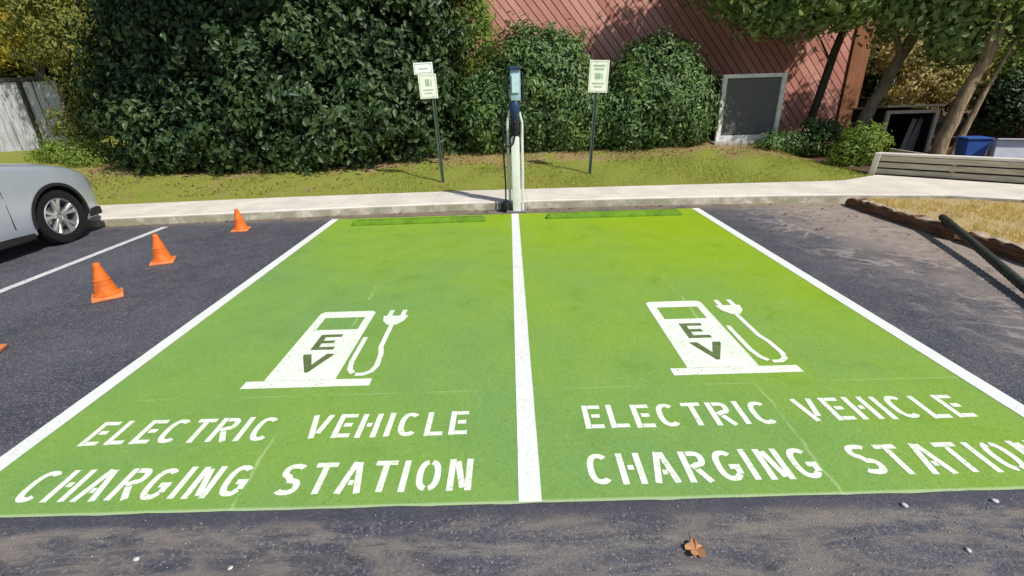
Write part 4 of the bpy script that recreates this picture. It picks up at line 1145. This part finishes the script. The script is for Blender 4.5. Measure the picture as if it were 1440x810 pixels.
blades('lawn_grass', X, Y, np.maximum(lawn_h(X, Y), .112)-.005, .045, .009, M['grass'], 'short green and yellowing lawn grass behind the sidewalk')
n = 60000
X = rng.uniform(5.1, 10.4, n); Y = rng.uniform(0, 5.4, n)
top = np.interp(X, [5.12, 5.55, 6.35, 7.0, 8.0, 10.4], [5.36, 5.33, 5.2, 4.82, 3.98, 1.88])
k = (Y < top-.02) & (rng.random(n) < .55+.9*vnoise(X, Y, 6, 3)); X, Y = X[k], Y[k]
blades('dry_grass', X, Y, np.full(len(X), .095), .05, .010, M['straw'], 'straw coloured dry grass on the island behind the timbers')
# brown leaf litter beneath the shrubs
n = 9000
X = rng.uniform(-9.5, 7.5, n); Y = rng.uniform(7.0, 10.2, n)
pr = np.clip((Y-8.1+.5*vnoise(X, Y, 2, 5))/.9, .06, 1)+.5*np.clip((-X-2)/1.5, 0, 1)
k = (rng.random(n) < pr*.8); X, Y = X[k], Y[k]
P = np.stack([X, Y, np.where(X < 6.6, lawn_h(X, Y), .47)+.02], 1); Nn = rng.normal(size=(len(X), 3))*.35+np.array([0, 0, 1])
m2 = 110
X2 = np.r_[rng.uniform(3.0, 5.0, 50), rng.uniform(-6, 4, 60)]; Y2 = np.r_[5.75-np.abs(rng.normal(size=50))*1.1, np.interp(X2[50:], [-6.4, -2.5, .5, 4.2], [5.50, 5.77, 5.83, 5.68])-.04-np.abs(rng.normal(size=60))*.05]
k2 = (Y2 > .3); P = np.concatenate([P, np.stack([X2, Y2, np.full(m2, .012)], 1)[k2]]); Nn = np.concatenate([Nn, (rng.normal(size=(m2, 3))*.3+np.array([0, 0, 1]))[k2]])
V, F = leaves(P, Nn, .05, .032)
o = npmesh('leaf_litter', V, F, M['litter']); tag(o, 'brown fallen leaves under the shrubs and along the kerb', 'leaf litter', kind='stuff')
# loose grit on the asphalt
M['grit'] = plain('grit', (.42, .39, .36), .9, var=.3, sc_=40)
n = 1500
X = np.r_[rng.uniform(-3.5, 3.5, 350), rng.uniform(2.9, 5, 800), rng.uniform(-2.5, 2.5, 350)]; Y = np.r_[rng.uniform(-.45, -.03, 350), rng.uniform(0, 5.5, 800), rng.uniform(5.52, 5.75, 350)]
s0 = rng.uniform(.0015, .0045, n)
oct_ = np.array([(1, 0, 0), (0, 1, 0), (-1, 0, 0), (0, -1, 0), (0, 0, 1), (0, 0, -1)], float)
V = (oct_[None]*s0[:, None, None]*rng.uniform(.6, 1.3, (n, 6, 1)))+np.stack([X, Y, s0*.6+.001], 1)[:, None]
V = V.reshape(-1, 3); f0 = np.array([(0, 1, 4), (1, 2, 4), (2, 3, 4), (3, 0, 4), (1, 0, 5), (2, 1, 5), (3, 2, 5), (0, 3, 5)])
F = (f0[None]+np.arange(n)[:, None, None]*6).reshape(-1, 3)
tag(npmesh('grit', V, F, M['grit']), 'loose grit scattered on the asphalt', 'grit', kind='stuff')
M['pebble'] = plain('white_pebble', (.55, .54, .53), .8, var=.2, sc_=60)
for i, (x, y, r_, lb) in enumerate(((-1.61, -.23, .010, 'white pebble on the asphalt below the left CHARGING'), (-1.20, -.28, .008, 'small white pebble at the bottom edge, left of centre'), (1.62, -.07, .011, 'white pebble just below the right green bay edge'),
                                (2.02, -.06, .011, 'white pebble at the right, below the word STATION'), (2.06, -.18, .013, 'largest white pebble near the lower right corner'), (1.70, -.29, .009, 'small white pebble under the other right pebbles'))):
    bm = bmesh.new(); bmesh.ops.create_icosphere(bm, subdivisions=2, radius=r_)
    for v in bm.verts: v.co = Vector((v.co.x*1.3, v.co.y, v.co.z*.6+r_*.55))*(1+.1*random.random())
    o = obj('pebble', bm, M['pebble'], smooth=True); o.location = (x, y, 0); o.rotation_euler = (0, 0, i*.9); tag(o, lb, 'pebble', 'white pebbles on the foreground asphalt')
# dead maple leaf in the foreground
M['deadleaf'] = leaf_mat('dead_leaf', (.42, .20, .09), (.52, .27, .13), None, rough=.7, trans=.1)
bm = bmesh.new(); n = 30; cen = bm.verts.new((0, 0, .010)); ring = []
for i in range(n):
    a = 2*math.pi*i/n; lobe = .022+.020*abs(math.cos(a*2.5))**1.5+.003*random.random()
    ring.append(bm.verts.new((lobe*math.cos(a+1.57), lobe*math.sin(a+1.57), .004+.022*abs(math.sin(a*1.7+.6))+.004*random.random())))
for i in range(n): bm.faces.new((cen, ring[i], ring[(i+1) % n]))
lf = thing('dead_leaf', 'curled orange brown leaf on the asphalt at the bottom', 'leaf', (.645, -.262, .002))
obj('blade', bm, M['deadleaf'], lf)
bm = bmesh.new(); tube(bm, [(0, .0, .012), (.004, .035, .010), (.012, .085, .008)], [.0018, .0015, .0012], 6); obj('stalk', bm, M['deadleaf'], lf)

# ------------------------------------------------------------------ light, camera
SUN_EL, SUN_AZ = 48.0, -44.0      # azimuth measured from +X towards +Y
tx, ty, tz = math.cos(R(SUN_EL))*math.cos(R(SUN_AZ)), math.cos(R(SUN_EL))*math.sin(R(SUN_AZ)), math.sin(R(SUN_EL))
w = bpy.data.worlds.new('World'); sc.world = w; w.use_nodes = True
nt = w.node_tree; bg = nt.nodes['Background']; sky = nt.nodes.new('ShaderNodeTexSky')
sky.sky_type = 'NISHITA'; sky.sun_disc = False; sky.sun_elevation = R(SUN_EL); sky.sun_rotation = math.atan2(tx, ty)
sky.air_density = 1.0; sky.dust_density = 1.2
nt.links.new(sky.outputs[0], bg.inputs[0]); bg.inputs[1].default_value = .095
ld = bpy.data.lights.new('sun', 'SUN'); ld.energy = 4.5; ld.angle = R(.6); ld.color = (1.0, .955, .88)
so = bpy.data.objects.new('sun', ld); C.objects.link(so)
so.rotation_euler = Vector((tx, ty, tz)).to_track_quat('Z', 'Y').to_euler()

cx, ch, cy, pi_, ya, ro, fpx = -4.34873966e-02, 1.70977518, -1.59793380, 3.91114696e-01, -5.36763903e-03, -3.19708446e-02, 665.777883
fwd = Vector((math.sin(ya)*math.cos(pi_), math.cos(ya)*math.cos(pi_), -math.sin(pi_)))
right = Vector((math.cos(ya), -math.sin(ya), 0)); up = right.cross(fwd)
r2 = right*math.cos(ro)+up*math.sin(ro); u2 = -right*math.sin(ro)+up*math.cos(ro)
cd = bpy.data.cameras.new('camera'); cam = bpy.data.objects.new('camera', cd); C.objects.link(cam)
cam.matrix_world = Matrix(((r2.x, u2.x, -fwd.x, cx), (r2.y, u2.y, -fwd.y, cy), (r2.z, u2.z, -fwd.z, ch), (0, 0, 0, 1)))
cd.sensor_width = 36; cd.lens = fpx/1440*36; cd.clip_end = 600; cd.clip_start = .05
sc.camera = cam
vs_ = sc.view_settings; vs_.view_transform = 'Standard'; vs_.look = 'None'; vs_.exposure = 0; vs_.gamma = 1
sc.cycles.use_denoising = True
